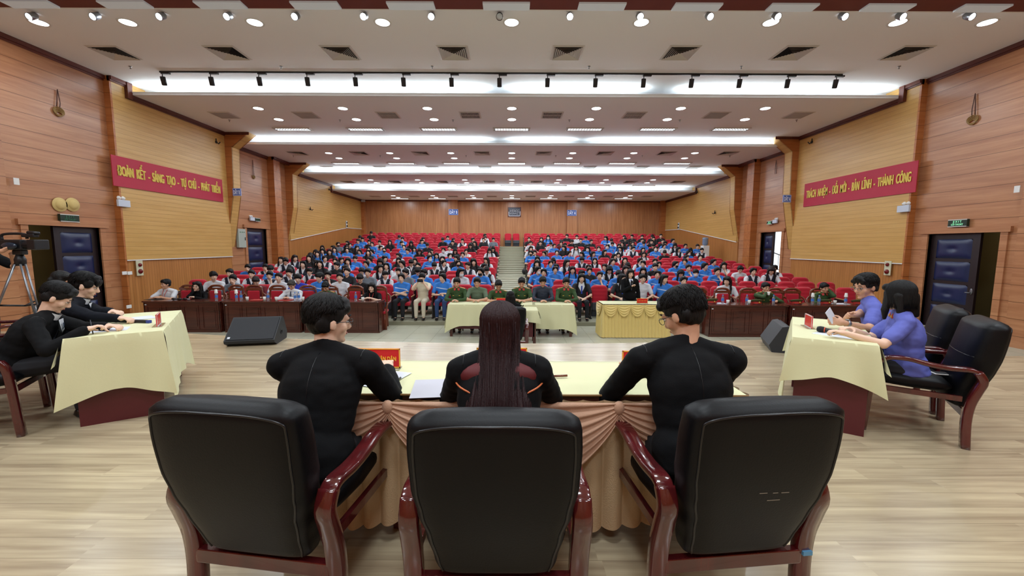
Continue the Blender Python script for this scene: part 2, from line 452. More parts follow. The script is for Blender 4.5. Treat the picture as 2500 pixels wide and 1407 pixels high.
# proscenium soffit (maroon) with white flush panels
mb = MB(); zs = 5.70
y0s = at(1250, 23, Z=zs).y
mb.box((-11, y0s - 1.4, zs), (11, y0s, CZ[0]), mat('maroon_soffit', '6A3028', .7, vary=.15, vscale=3))
mb.box((-11, y0s, zs - .004), (11, y0s + .03, CZ[0]), M_white)
struct(mb, 'trim_2', 'maroon border across the ceiling above the stage')
yp0 = at(1250, 4, Z=zs).y
for i in range(11):
    x = (-5.0 + i) * 1.67 - .1 - .02
    t = MB(); t.box((x - .41, yp0, zs - .03), (x + .41, y0s - .02, zs + .0), mat('white_flush_panel', 'C4CDD2', .5, emis=.12, ecol=(.9, .96, 1)))
    tag(t.obj('soffit_panel_light'), 'white flush panel in the maroon ceiling border, %s from the camcorder side' % ['first', 'second', 'third', 'fourth', 'fifth', 'sixth', 'seventh', 'eighth', 'ninth', 'tenth', 'eleventh'][i], 'light panel', 'white panels in the maroon ceiling border')
# rear stage wall (behind the camera)
mb = MB(); mb.box((-11.4, YS - .1, 0), (11.4, YS, 5.9), M_plankx); struct(mb, 'wall_rear')
# back wall
mb = MB()
mb.box((-11.4, YB, HALL), (11.4, YB + .15, 5), M_back)
for u in (1107, 1396): 
    p = at(u, 520, Y=YB); mb.box((p.x - .34, YB - .18, HALL), (p.x + .34, YB, CZ[4]), M_tanx if False else M_back)
for s in (-1, 1): mb.box((s * 10.6 - .3, YB - .35, HALL), (s * 10.6 + .6 * 0 + .3, YB, CZ[4]), M_plankx)
mb.box((-10.6, YB - .04, CZ[4] - .07), (10.75, YB, CZ[4]), M_corn)
struct(mb, 'wall_back', 'back wall of vertical orange-brown wood strips')

# side walls ---------------------------------------------------------
def side(sx, X, nm, n0):
    I = lambda a, b: (min(X + sx * a, X + sx * b), max(X + sx * a, X + sx * b))   # from the wall plane outward (a,b>0 = away from hall)
    def bx(mb, y0, y1, z0, z1, d0, d1, m):
        lo, hi = I(d0, d1); mb.box((lo, y0, z0), (hi, y1, z1), m)
    ref = (lambda u: u) if sx < 0 else (lambda u: 2499 - u)
    Yu = lambda u, v=600: at(u if sx < 0 else 2500 - u, v, X=X).y
    doors = []
    if sx < 0: D1 = (Yu(70), Yu(245), at(245, 553, X=X).z - .04); yt0, yt1 = Yu(292), Yu(556); D2 = (Yu(603), Yu(651), at(625, 558, X=X).z)
    else: D1 = (Yu(2500 - 2443), Yu(2500 - 2266), at(2300, 571, X=X).z); yt0, yt1 = Yu(2500 - 2222), Yu(2500 - 1942); D2 = (Yu(2500 - 1908), Yu(2500 - 1857), at(1880, 567, X=X).z)
    ztan = at(290, 635, X=XL).z
    H0 = 5.9
    mb = MB()
    # planks: stage section with door 1
    bx(mb, YS, D1[0], HALL, H0, 0, .25, M_plank)
    bx(mb, D1[0], D1[1], D1[2], H0, 0, .25, M_plank)
    bx(mb, D1[1], yt0, HALL, H0, 0, .25, M_plank)
    # pilaster nearer the stage and the one that starts the tan panel
    bx(mb, D1[0] - .75, D1[0] - .35, HALL, H0, -.10, 0, M_plank)
    bx(mb, yt0 - .05, yt0, HALL, H0, -.165, 0, M_plankx)
    # tan panel 1 (proud of the wall) over vertical strips
    bx(mb, yt0, yt1, ztan, H0, -.16, .1, M_tan)
    bx(mb, yt0, yt1, HALL, ztan, -.13, .1, M_vert)
    bx(mb, yt0, yt1, ztan - .025, ztan, -.175, -.1, M_white)
    # section with door 2
    bx(mb, yt1, D2[0], HALL, 5.4, 0, .25, M_plank); bx(mb, D2[0], D2[1], D2[2], 5.4, 0, .25, M_plank)
    yp = D2[1] + .35; yq = yp + .5
    bx(mb, D2[1], yp, HALL, 5.4, 0, .25, M_plank)
    bx(mb, yp, yq, HALL, 5.4, -.28, 0, M_plankx); 
    yr = yq + .8
    bx(mb, yq, yr, HALL, 5.3, -.05, .25, M_plank)
    # tan panel 2 with a lower edge that climbs with the tiers
    y2a = yr + .1; zt = 5.3
    ya, za = at(707, 585.7, X=XL).y, at(707, 585.7, X=XL).z
    yb_, zb = at(842, 556, X=XL).y, at(842, 556, X=XL).z
    lo, hi = I(-.12, .1)
    mb.prism([(y2a, za), (yb_, zb), (YB, zb + .04), (YB, zt), (y2a, zt)], lo, hi, M_tan, 0)
    lo, hi = I(-.09, .1)
    mb.prism([(yr, HALL), (YB, HALL), (YB, zb + .04), (yb_, zb), (yr, za)], lo, hi, M_vert, 0)
    lo, hi = I(-.135, -.08)
    mb.prism([(y2a, za - .03), (yb_, zb - .03), (YB, zb + .01), (YB, zb + .04), (yb_, zb), (y2a, za)], lo, hi, M_white, 0)
    # cornice following the stepped ceiling
    def corn(y0, y1, z, d): bx(mb, y0, y1, z - .09, z, -d - .07, -d + .05, M_corn); bx(mb, y0, y1, z - .13, z - .09, -d - .035, -d + .05, M_corn)
    corn(YS, yt0, CZ[0], 0.0); corn(yt0 - .05, BY[0] + .03, CZ[0], .16)
    bx(mb, BY[0] - .14, BY[0] + .0, CZ[1] - .13, CZ[0], -.25, 0, M_corn)
    corn(BY[0] - .1, yt1, CZ[1], .16)
    corn(BY[1], yq, CZ[2], 0.0); corn(yp, yr + .1, CZ[2], .25); 
    corn(yr, BY[2], CZ[2], .12); bx(mb, BY[2] - .12, BY[2], CZ[3] - .12, CZ[2], -.2, 0, M_corn)
    corn(BY[2] - .1, BY[3], CZ[3], .12); bx(mb, BY[3] - .12, BY[3], CZ[4] - .12, CZ[3], -.2, 0, M_corn)
    corn(BY[3] - .1, YB, CZ[4], .12)
    # door casings
    for (a, b, z) in (D1, D2):
        bx(mb, a - .14, a, HALL, z + .1, -.04, .12, M_plank); bx(mb, b, b + .14, HALL, z + .1, -.04, .12, M_plank)
        bx(mb, a - .2, b + .2, z, z + .12, -.07, .12, M_corn if False else M_plank)
    struct(mb, 'wall_' + nm, 'side wall of orange wood planks and tan panels')
    # corridor behind the near door
    c = MB(); bx(c, D1[0] - 1.5, D1[1] + 1.0, HALL, 3.2, 1.9, 2.0, M_olive); bx(c, D1[0] - 1.5, D1[1] + 1, 2.6, 2.7, .25, 2, M_olive)
    bx(c, D1[1] + .9, D1[1] + 1.0, HALL, 2.7, .25, 2, M_olive); bx(c, D1[0] - 1.5, D1[0] - 1.4, HALL, 2.7, .25, 2, M_olive)
    bx(c, D1[0] - 1.5, D1[1] + 1.0, HALL - .1, HALL, 0, 2, M_tile)
    struct(c, 'wall_corridor', 'olive corridor wall seen through the open stage door')
    lc = ((X + sx * 1.1), (D1[0] + D1[1]) / 2, 2.5); area('corridor_lamp', lc, .3, .3, 5, (1, .93, .8))
    # fins that stand between the panels
    for (yf, zt_, th) in ((yt1 - .05, CZ[1], .46), (yr - .02, CZ[2], .44)):
        H = zt_; prof = [(0.0, 1.42 if yf < 17 else 1.48), (.36, 3.38 if yf < 17 else 3.25), (.40, H - .52), (1.05, H), (-.05, H), (-.05, 1.42)]
        f = MB()
        pts = [(X - sx * p, z) for p, z in prof]
        f.prism([(x, z) for x, z in pts], yf, yf + .05, M_plankx, 1)
        # inward-facing thickness: tan boards following the profile
        for i in range(3):
            (x0, z0), (x1, z1) = pts[i], pts[i + 1]
            f.raw([(x0, yf, z0), (x1, yf, z1), (x1, yf + th, z1), (x0, yf + th, z0)], [(0, 1, 2, 3)], M_tan)
            f.raw([(x0 + sx * .03, yf + th, z0), (x1 + sx * .03, yf + th, z1), (x1 + sx * .03, yf, z1), (x0 + sx * .03, yf, z0)], [(0, 1, 2, 3)], M_tan)
        f.prism([(x, z) for x, z in pts], yf + th - .04, yf + th, M_plankx, 1)
        e = pts[2], pts[3]
        f.raw([(pts[3][0] - sx * .03, yf - .03, H - .1), (X, yf - .03, H - .1), (X, yf - .03, H), (pts[3][0] - sx * .03, yf - .03, H)], [(0, 1, 2, 3)], M_corn)
        o = f.obj('wall_fin'); o['kind'] = 'structure'; o['label'] = 'angular wooden fin standing out from the side wall'
    # door leaves
    def leaf(y0, y1, z1, n, din, label, ang=0, hinge=1):
        W = y1 - y0; f = MB(); f.box((-.03, 0, 0), (.03, W, z1 - HALL), M_doorw)
        root = f.obj('door_%d' % n); root['kind'] = 'structure'; root['label'] = label
        hy = y1 if hinge else y0
        root.location = (X + sx * din, y0, HALL)
        h = (z1 - HALL - .25) / 4.0
        for i in range(4):
            p = MB(); z = .15 + i * h
            p.grid(lambda a, b: (-sx * (.03 + .045 * (1 - (2 * a - 1) ** 6) * (1 - (2 * b - 1) ** 6) - .03 * math.exp(-((a - .5) ** 2 + (b - .5) ** 2) * 90)), W * .14 + a * W * .72, z + .04 + b * (h - .08)), 18, 14, M_navypad)
            p.obj('door_pad', root)
        k = MB(); k.tube([(-sx * .04, W * .06, 1.05), (-sx * .09, W * .06, 1.05), (-sx * .09, W * .13, 1.05)], .012, M_metal); k.ell((-sx * .035, W * .06, 1.08), (.008, .03, .07), M_metal); k.obj('door_handle', root)
        return root
    if sx < 0:
        yy = Yu(141); leaf(yy, D1[1], D1[2], n0, .1, 'dark door leaf with blue quilted pads, closed half')
        leaf(D2[0], D2[1], D2[2], n0 + 1, .1, 'dark padded door beside the electrical box')
    else:
        yy = Yu(2500 - 2385); leaf(yy, D1[1], D1[2], n0, .1, 'dark door leaf with blue quilted pads, closed half')
        ym = Yu(2500 - 1881); leaf(ym, D2[1], D2[2], n0 + 1, .15, 'dark door leaf standing closed beside the daylit opening')
        d = leaf(D2[0], D2[0] + (D2[1] - D2[0]) * .5, D2[2], n0 + 2, .25, 'dark door leaf opened outward beside the daylit landing')
        d.location = (X + .26, D2[0] + .04, HALL); d.rotation_euler = (0, 0, radians(-86))
    return D1, D2, yt0, yt1, ztan, yp, yq, yr
L = side(-1, XL, 'left', 1)
R = side(1, XR, 'right', 3)
# open landing outside the right-hand door: pale slab, posts and railing in daylight
mb = MB(); mb.box((XR + .3, R[1][0] - 1.5, HALL - .1), (XR + 2.6, R[1][1] + 3.5, HALL), M_tile)
mb.box((XR + 2.5, R[1][0] + .1, HALL), (XR + 2.6, R[1][0] + .3, 2.6), M_white)
struct(mb, 'floor_landing', 'landing outside the open side door')
mb = MB()
yy0 = R[1][0] - 1.2
mb.tube([(XR + 1.9, yy0, .25), (XR + 1.9, yy0 + 5.2, 1.35)], .025, M_black); mb.tube([(XR + 1.9, yy0, -.45), (XR + 1.9, yy0 + 5.2, .65)], .02, M_black)
for i in range(14): mb.tube([(XR + 1.9, yy0 + .2 + i * .37, -.4 + i * .078), (XR + 1.9, yy0 + .2 + i * .37, .3 + i * .078)], .01, M_black)
tag(mb.obj('stair_railing'), 'black stair railing in the daylight outside the open door', 'railing')

# tiers of the seating ----------------------------------------------
def tz(y):                             # tread height at depth y
    return (-.49 + (y - 11.5) * .079) if y < 20 else (.1815 + (y - 20) * .160)
def bow(x): return .005 * x * x       # the rows curve gently towards the stage at their ends
ROW0, NROW, RP = 11.45, 19, .92
rowy = [ROW0 + i * RP for i in range(NROW)]
rowz = [tz(y) for y in rowy]
mb = MB(); bxs = [-10.6 + i * .71 for i in range(31)]
def strip(mb, ya, yb, z0, z1, m, bend=True, x0=-10.6, x1=10.7, n=30):
    if not bend and yb < 12:
        mb.box((x0, ya, z0), (x1, yb, z1), m); return
    strip_(mb, ya, yb, z0, z1, m, bend)
def strip_(mb, ya, yb, z0, z1, m, bend=True, x0=-10.6, x1=10.7, n=30):
    xs_ = [x0 + (x1 - x0) * i / n for i in range(n + 1)]
    P = [(x, ya - bow(x)) for x in xs_] + [(x, (yb - bow(x)) if bend else yb) for x in xs_[::-1]]
    mb.prism(P, z0, z1, m, 2)
for i in range(NROW):
    y0 = rowy[i] - (.80 if i == 0 else .42); y1 = (rowy[i + 1] - .42) if i < NROW - 1 else YB
    if i == 0: strip(mb, 10.72, y0 + .2, HALL, rowz[0], M_stone, False); mb.box((-10.6, 10.70, HALL), (10.7, 10.72, rowz[0] - .02), M_riser); y0 = 10.9
    strip(mb, y0, y1, rowz[i] - .35, rowz[i], M_stone, i < NROW - 1)
    if i == 0: continue
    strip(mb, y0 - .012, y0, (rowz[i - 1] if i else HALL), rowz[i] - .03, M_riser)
struct(mb, 'floor_tier', 'pale stone tiers rising under the audience seats')
mb = MB()                              # aisle stairs: two risers per row
aw = .72
for i in range(NROW - 1):
    y0 = rowy[i] - .42; d = rowz[i + 1] - rowz[i]
    aw = .54 + .013 * i
    mb.box((-aw, y0 + RP / 2, rowz[i]), (aw, y0 + RP, rowz[i] + d / 2), M_stone)
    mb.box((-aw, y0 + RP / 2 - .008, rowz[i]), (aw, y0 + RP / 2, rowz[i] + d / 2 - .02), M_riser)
struct(mb, 'stairs_aisle', 'pale steps of the centre aisle')
# ------------------------------------------------------------------ ceiling fixtures
def downlight():
    r = empty('downlight', label='x', cat='ceiling light')
    a = MB(); a.lathe([(.135, -.004), (.165, -.012), (.17, 0), (.135, 0)], M_white, n=24, caps=False); a.obj('trim_ring', r)
    b = MB(); b.lathe([(.001, -.003), (.134, -.003)], M_lamp, n=24, caps=False); b.obj('diffuser', r)
    l = area('downlight_lamp', (0, 0, -.012), .24, .24, DOWN_W, CW, (0, 0, 0), 'DISK', r)
    return r
def place_all(proto, pts, labels, group):
    t = reg(proto); first = True
    for p, lb in zip(pts, labels):
        if first:
            proto.location = p; proto['label'] = lb; proto['group'] = group; first = False
        else: copy_tree(t, loc=p, label=lb, group=group)
ORD = ['first', 'second', 'third', 'fourth', 'fifth', 'sixth', 'seventh', 'eighth', 'ninth', 'tenth', 'eleventh', 'twelfth', 'thirteenth', 'fourteenth', 'fifteenth', 'sixteenth', 'seventeenth', 'eighteenth', 'nineteenth', 'twentieth']
bay = ['bay nearest the stage', 'second ceiling bay', 'third ceiling bay', 'fourth ceiling bay', 'last bay by the back wall']
pts = []; lbs = []
for v, k, us in ((55, 0, (95, 312, 622, 934, 1249, 1566, 1882, 2192, 2410)),):
    for i, u in enumerate(us): pts.append(at(u, v, Z=CZ[0])); lbs.append('round downlight in the %s, %s from the camcorder side' % (bay[0], ORD[i]))
for k, v, sp, row in ((1, 265, 206.3, 'nearer row'), (1, 292, 189.7, 'farther row'), (2, 374, 149, 'nearer row'), (2, 386.5, 140.6, 'farther row'), (3, 439.5, 115, 'nearer row'), (3, 446.5, 110, 'farther row'), (4, 478, 96.5, 'nearer row'), (4, 482.5, 92.5, 'farther row')):
    for i in range(7):
        pts.append(at(1249.5 + (i - 3) * sp, v, Z=CZ[k])); lbs.append('round downlight, %s, %s, %s from the camcorder side' % (row, bay[k], ORD[i]))
place_all(downlight(), pts, lbs, 'round ceiling downlights')
def diffuser(four=True, s=.62):
    r = empty('ceiling_vent', label='x', cat='vent')
    a = MB(); a.box((-s / 2, -s / 2, -.004), (s / 2, s / 2, -.001), M_dark); a.obj('backing', r)
    f = MB()
    for q in range(4):
        T = Matrix.Rotation(q * pi / 2, 4, 'Z'); h = s / 2
        f.raw([(-h - .04, -h - .04, -.003), (h + .04, -h - .04, -.003), (h, -h, -.02), (-h, -h, -.02)], [(0, 1, 2, 3)], M_steel, T=T)
    f.obj('frame', r)
    l = MB()
    if four:
        for i in range(7):
            h1 = s / 2 - i * .042; h0 = h1 - .034
            if h0 < .02: break
            for q in range(4):
                T = Matrix.Rotation(q * pi / 2, 4, 'Z')
                l.raw([(-h1, -h1, -.03), (h1, -h1, -.03), (h0, -h0, -.006), (-h0, -h0, -.006)], [(0, 1, 2, 3), (3, 2, 1, 0)][:1], M_steel, T=T)
    else:
        for i in range(14):
            x = -s / 2 + (i + .5) * s / 14; l.box((x - .007, -s / 2, -.025), (x + .007, s / 2, -.006), M_steel)
        l.box((-s / 2, -.007, -.02), (s / 2, .007, -.008), M_steel)
    l.obj('louvres', r)
    return r
pts = []; lbs = []
for i in range(8): pts.append(at(1246 + (i - 3.5) * 276, 129, Z=CZ[0])); lbs.append('large square vent, bay nearest the stage, %s from the camcorder side' % ORD[i])
place_all(diffuser(), pts, lbs, 'square four-way ceiling vents')
pts = []; lbs = []
for k, v, sp, n, nm in ((2, 374, 150, 8, 'third ceiling bay'), (3, 444, 115, 8, 'fourth ceiling bay')):
    for i in range(n): pts.append(at(1252 + (i - (n - 1) / 2) * sp, v, Z=CZ[k])); lbs.append('square louvred vent in the %s, %s from the camcorder side' % (nm, ORD[i]))
place_all(diffuser(s=.6), pts, lbs, 'square four-way ceiling vents')
pts = []; lbs = []
for k, v, sp, n, nm in ((1, 281, 200, 8, 'second ceiling bay'), (2, 408.5, 127, 8, 'third ceiling bay, near the cove'), (4, 479.5, 95, 8, 'last ceiling bay')):
    for i in range(n): pts.append(at(1248 + (i - (n - 1) / 2) * sp, v, Z=CZ[k])); lbs.append('flat slatted grille, %s, %s from the camcorder side' % (nm, ORD[i]))
place_all(diffuser(False, .58), pts, lbs, 'flat slatted ceiling grilles')
def troffer(lit):
    r = empty('louvre_light', label='x', cat='ceiling light'); W, D = 1.25, .3
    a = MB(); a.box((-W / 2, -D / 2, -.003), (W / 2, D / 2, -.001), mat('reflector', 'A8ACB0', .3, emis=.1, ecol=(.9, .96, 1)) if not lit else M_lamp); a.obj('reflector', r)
    f = MB()
    for y in (-1, 1): f.box((-W / 2 - .02, y * D / 2 - .015, -.03), (W / 2 + .02, y * D / 2 + .015, 0), M_steel)
    for x in (-1, 1): f.box((x * W / 2 - .015, -D / 2, -.03), (x * W / 2 + .015, D / 2, 0), M_steel)
    f.obj('frame', r)
    if not lit:
        l = MB()
        for i in range(13): x = -W / 2 + (i + .5) * W / 13; l.box((x - .012, -D / 2, -.028), (x + .012, D / 2, -.004), M_metal)
        l.obj('louvres', r)
    t = MB()
    for y in (-.07, .07): t.tube([(-W / 2 + .05, y, -.02), (W / 2 - .05, y, -.02)], .013, M_lampdim, 6)
    t.obj('tube', r)
    return r
pts = []; lbs = []; lit = None
for k, v, sp, n, nm in ((1, 315, 178, 7, 'second ceiling bay'), (2, 398.5, 134.5, 7, 'third ceiling bay'), (3, 453.5, 107, 7, 'fourth ceiling bay'), (4, 484.5, 91, 7, 'last ceiling bay')):
    for i in range(n):
        p = at(1249 + (i - 3) * sp, v, Z=CZ[k])
        if k == 2 and i == 3: lit = p; continue
        pts.append(p); lbs.append('long louvred fluorescent light in the %s, %s from the camcorder side' % (nm, ORD[i]))
place_all(troffer(False), pts, lbs, 'louvred fluorescent ceiling lights')
t = troffer(True); t.location = lit; t['label'] = 'long fluorescent light glowing bright white at the middle of the third bay'; 
# sprinklers
def sprinkler():
    r = MB(); r.lathe([(.035, 0), (.035, -.008), (.008, -.012), (.008, -.05), (.02, -.055), (.02, -.058), (.002, -.06)], M_metal, n=10)
    return tag(r.obj('sprinkler'), 'x', 'sprinkler')
pts = []; lbs = []
for k, v, us in ((0, 162, (318, 686, 1055, 1438, 1810, 2195)), (1, 293, (560, 830, 1106, 1390, 1660, 1945)), (2, 380, (716, 928, 1138, 1357, 1568, 1782))):
    for i, u in enumerate(us): pts.append(at(u, v, Z=CZ[k])); lbs.append('tiny sprinkler head in the %s, %s from the camcorder side' % (bay[k], ORD[i]))
place_all(sprinkler(), pts, lbs, 'sprinkler heads')
# lighting track with black heads
pa, pb = at(386, 172, Z=CZ[0]), at(2053, 183, Z=CZ[0])
pa.y = pb.y = (pa.y + pb.y) / 2
mb = MB(); mb.box((pa.x, pa.y - .02, CZ[0] - .035), (pb.x, pa.y + .02, CZ[0]), M_black)
tag(mb.obj('light_track'), 'long thin black track across the ceiling carrying spotlights', 'light track')
def trackhead(on=False):
    r = empty('track_spotlight', label='x', cat='spotlight')
    a = MB(); a.box((-.02, -.03, -.07), (.19, .03, -.035), M_black); a.obj('adapter', r)
    a = MB(); a.tube([(0, 0, -.06), (0, 0, -.14)], .01, M_black); a.obj('bracket', r)
    T = Matrix.Translation((0, 0, -.13)) @ Matrix.Rotation(radians(14 if not on else 50), 4, 'X')
    b = MB(); b.lathe([(.052, .0), (.058, -.01), (.058, -.2), (.05, -.205), (.048, -.19)], M_black, n=16, T=T); b.obj('lamp_housing', r)
    return r
pts = []; lbs = []
for i in range(15):
    u = 390 + i * (2044 - 390) / 14; p = at(u, 178, Z=CZ[0]); pts.append(V((pa.x + .06 + i * (pb.x - pa.x - .2) / 14, pa.y, CZ[0]))); lbs.append('black cylinder spotlight on the long track, %s from the camcorder side' % ORD[i])
place_all(trackhead(), pts, lbs, 'black spotlights on the track')
# stage spots at the border
def stagespot(on=True):
    r = empty('stage_spotlight', label='x', cat='spotlight')
    T = Matrix.Translation((0, 0, -.06)) @ Matrix.Rotation(radians(-55), 4, 'X')
    a = MB(); a.tube([(0, 0, 0), (0, 0, -.08)], .012, M_metal); a.obj('bracket', r)
    b = MB(); b.lathe([(.03, .05), (.06, .0), (.065, -.13), (.06, -.14), (.056, -.12)], M_metal if on else M_black, n=18, T=T, caps=False); b.obj('lamp_housing', r)
    c = MB(); c.lathe([(.001, -.125), (.056, -.125)], M_lamp if on else mat('unlit_lens', 'C9D2DA', .3), n=18, T=T, caps=False); c.obj('lens', r)
    return r
us = (84, 238, 398, 561, 725, 891, 1055, None, 1390, 1560, 1729, 1892, 2054, 2194, 2360)
pts = []; lbs = []
for i, u in enumerate(us):
    if u is None: continue
    p = at(u, 30, Z=CZ[0]); pts.append(p); lbs.append('lit silver spotlight below the maroon border, %s from the camcorder side' % ORD[i])
place_all(stagespot(), pts, lbs, 'lit stage spotlights')
k = stagespot(False); k.location = at(1220, 30, Z=CZ[0]); k['label'] = 'black spotlight below the maroon border, the only one unlit'

# ------------------------------------------------------------------ things on the walls
def onwall(X, sx):                    # frame: local x along the wall (towards reader's right), y into the room
    return radians(90) if sx < 0 else radians(-90)
def banner(txt, sx, X, ua, ub, vt, vb, lb):
    X2 = X - sx * .185
    a = at(ua, vt, X=X2); b = at(ub, vb, X=X2)
    z1 = at(ua, vt, X=X2).z; z0 = at(ua, vb, X=X2).z
    y0, y1 = sorted((at(ua, vt, X=X2).y, at(ub, 520, X=X2).y))
    W = y1 - y0; Hh = z1 - z0
    r = empty('banner', (X2, (y0 + y1) / 2, (z0 + z1) / 2), 0, lb, 'banner'); r.rotation_euler = (0, 0, radians(-90) * sx * -1 if False else (radians(90) if sx < 0 else radians(-90)))
    m = MB(); m.box((-W / 2, -.004, -Hh / 2), (W / 2, .012, Hh / 2), M_banner); m.obj('cloth', r)
    me = text_mesh(txt.replace(' ', '  '), .42, M_yellow, 1, .010)
    xs = [v.co.x for v in me.vertices]; k = W * .93 / (max(xs) - min(xs))
    zs_ = [v.co.y for v in me.vertices]; kz = Hh * .60 / (max(zs_) - min(zs_))
    for v in me.vertices: v.co.x *= k; v.co.y *= kz
    bb = bmesh.new(); bb.from_mesh(me)          # heavier strokes: the outline struck three times
    nv0, ne0, nf0 = len(me.vertices), len(me.edges), len(me.polygons)
    for dxx, dzz in ((-.012, .0047), (.012, .0094)):
        q_ = bmesh.ops.duplicate(bb, geom=[g_ for g_ in bb.verts[:nv0]] + bb.edges[:ne0] + bb.faces[:nf0])
        bmesh.ops.translate(bb, vec=(dxx, 0, dzz), verts=[g_ for g_ in q_['geom'] if isinstance(g_, bmesh.types.BMVert)])
        bb.verts.ensure_lookup_table(); bb.edges.ensure_lookup_table(); bb.faces.ensure_lookup_table()
    bb.to_mesh(me); bb.free()
    o = bpy.data.objects.new('lettering', me); COL.objects.link(o); o.parent = r; o.location = (0, -.009, 0); o.rotation_euler = FRONT
    return r
banner('ĐOÀN KẾT - SÁNG TẠO - TỰ CHỦ - PHÁT TRIỂN', -1, XL, 270, 547, 377, 452, 'long red banner with yellow slogan beginning ĐOÀN KẾT on the tan side wall')
banner('TRÁCH NHIỆM - ĐỔI MỚI - BẢN LĨNH - THÀNH CÔNG', 1, XR, 2243, 1960, 391, 468, 'long red banner with yellow slogan beginning TRÁCH NHIỆM on the tan side wall')
def blue_sign(txt, p, rz, w, h, lb):
    r = empty('row_sign', p, rz, lb, 'sign')
    m = MB(); m.box((-w / 2, -.01, -h / 2), (w / 2, .02, h / 2), M_bluerim); m.box((-w / 2 + .03, -.014, -h / 2 + .03), (w / 2 - .03, -.008, h / 2 - .03), M_bluesign); m.obj('panel', r)
    me = text_mesh(txt, h * .75, M_letterw, .62, .03)
    wx = max(v.co.x for v in me.vertices) - min(v.co.x for v in me.vertices); kx = min(1, (w - .07) / wx)
    for v in me.vertices: v.co.x *= kx
    o = bpy.data.objects.new('lettering', me); COL.objects.link(o); o.parent = r; o.location = (0, -.018, -.02); o.rotation_euler = FRONT
    return r
pz = at(1107, 518, Y=YB - .2); blue_sign('DÃY B', pz, 0, .66, .40, 'blue DÃY B sign on the back wall pillar')
pz = at(1396, 520, Y=YB - .2); blue_sign('DÃY A', pz, 0, .66, .40, 'blue DÃY A sign on the back wall pillar')
pz = at(583, 469, Y=L[3] - .1); blue_sign('DÃY B', V((XL + .52, L[3] - .08, pz.z)), radians(0), .30, .27, 'blue DÃY B sign fixed to the wooden fin beside the banner')
pz = at(1918, 485, Y=R[3] - .1); blue_sign('DÃY A', V((XR - .5, R[3] - .08, pz.z)), radians(0), .30, .27, 'blue DÃY A sign fixed to the wooden fin beside the banner')
# group photograph / picture on the back wall
r = empty('framed_picture', at(1256, 518, Y=YB - .02), 0, 'dark framed group photograph high on the middle of the back wall', 'picture')
m = MB(); m.box((-.46, -.03, -.34), (.46, .02, .34), M_corn); m.obj('frame', r)
m = MB(); m.box((-.41, -.035, -.29), (.41, -.028, .29), mat('photo_dark', '3C4250', .4, vary=.5, vscale=9)); m.box((-.41, -.037, -.29), (-.37, -.03, .02), M_paper); m.box((.37, -.037, -.29), (.41, -.03, .05), M_paper); m.box((-.41, -.037, -.29), (.41, -.03, -.25), M_paper)
for i in range(26):
    a = (i % 9 - 4) * .075 + random.uniform(-.01, .01); b = (.13, .02, -.12)[i // 9] + random.uniform(-.02, .02)
    m.box((a - .014, -.04, b - .03), (a + .014, -.034, b + .03), M_paper)
m.obj('photograph', r)
# exit signs
def exit_sign(p, rz, lb, lit, small=False):
    s = .8 if small else 1.0
    r = empty('exit_sign', p, rz, lb, 'exit sign'); w, h = .42 * s, .17 * s
    m = MB(); m.box((-w / 2, -.03, -h / 2), (w / 2, .03, h / 2), M_green); m.box((-w / 2, -.035, h / 2 - .015), (w / 2, .03, h / 2 + .005), M_steel); m.box((-w / 2, -.035, -h / 2 - .005), (w / 2, .03, -h / 2 + .012), M_steel); m.obj('sign_box', r)
    ml = M_greenlet if lit else M_greendim
    text('E X I T', .065 * s, ml, r, (0, -.034, .032 * s), FRONT, 1.0, .02); text('LỐI THOÁT', .06 * s, ml, r, (0, -.034, -.035 * s), FRONT, .85, .02)
    return r
exit_sign(at(168, 533, X=XL + .06), radians(90), 'dark unlit exit sign under the two straw hats', False)
exit_sign(at(2340, 545, X=XR - .06), radians(-90), 'small lit green exit sign above the open stage door', True)
exit_sign(at(628, 537, X=XL + .06), radians(90), 'small exit sign beside twin lamps above the padded door', False, True)
exit_sign(at(1880, 544, X=XR - .06), radians(-90), 'small exit sign beside twin lamps above the daylit door', True, True)
def emergency(p, rz, lb, s=1.0):
    r = empty('emergency_light', p, rz, lb, 'emergency light'); 
    m = MB(); m.box((-.17 * s, -.06, -.09 * s), (.17 * s, .0, .09 * s), mat('emergency_case', 'C8D0DE', .4), bev=.01); m.obj('case', r)
    for x in (-.06 * s, .06 * s):
        l = MB(); l.lathe([(.02, 0), (.055 * s, -.05), (.055 * s, -.055), (.001, -.056)], M_white, n=14, T=Matrix.Translation((x, -.02, .14 * s)) @ Matrix.Rotation(radians(-90), 4, 'X') @ Matrix.Rotation(pi, 4, 'X')); l.obj('lamp_head', r)
    return r
emergency(at(299, 497, X=XL + .19), radians(90), 'white twin-lamp emergency light below the banner beginning ĐOÀN KẾT')
emergency(at(2209, 510, X=XR - .19), radians(-90), 'white twin-lamp emergency light below the banner beginning TRÁCH NHIỆM')
emergency(at(614, 535, X=XL + .04), radians(90), 'small twin-lamp emergency light above the padded door', .8)
emergency(at(1894, 541, X=XR - .04), radians(-90), 'small twin-lamp emergency light above the daylit door', .8)
emergency(at(887, 491, Y=YB - .4), 0, 'small twin-lamp emergency light in the back corner', .8)
# straw hats
for i, u in enumerate((146, 177)):
    r = MB(); T = Matrix.Rotation(radians(90), 4, 'X')
    r.lathe([(.165, 0), (.160, .012), (.12, .012), (.11, .03), (.09, .06), (.04, .07), (.001, .072)], M_straw, n=28, T=T, caps=False)
    o = r.obj('straw_hat'); o.location = at(u, 500, X=XL + .02); o.rotation_euler = (0, 0, radians(90)); tag(o, 'round straw hat above the exit sign, %s' % ('the one nearer the stage' if i == 0 else 'the one nearer the banner'), 'hat', 'straw hats on the wall')
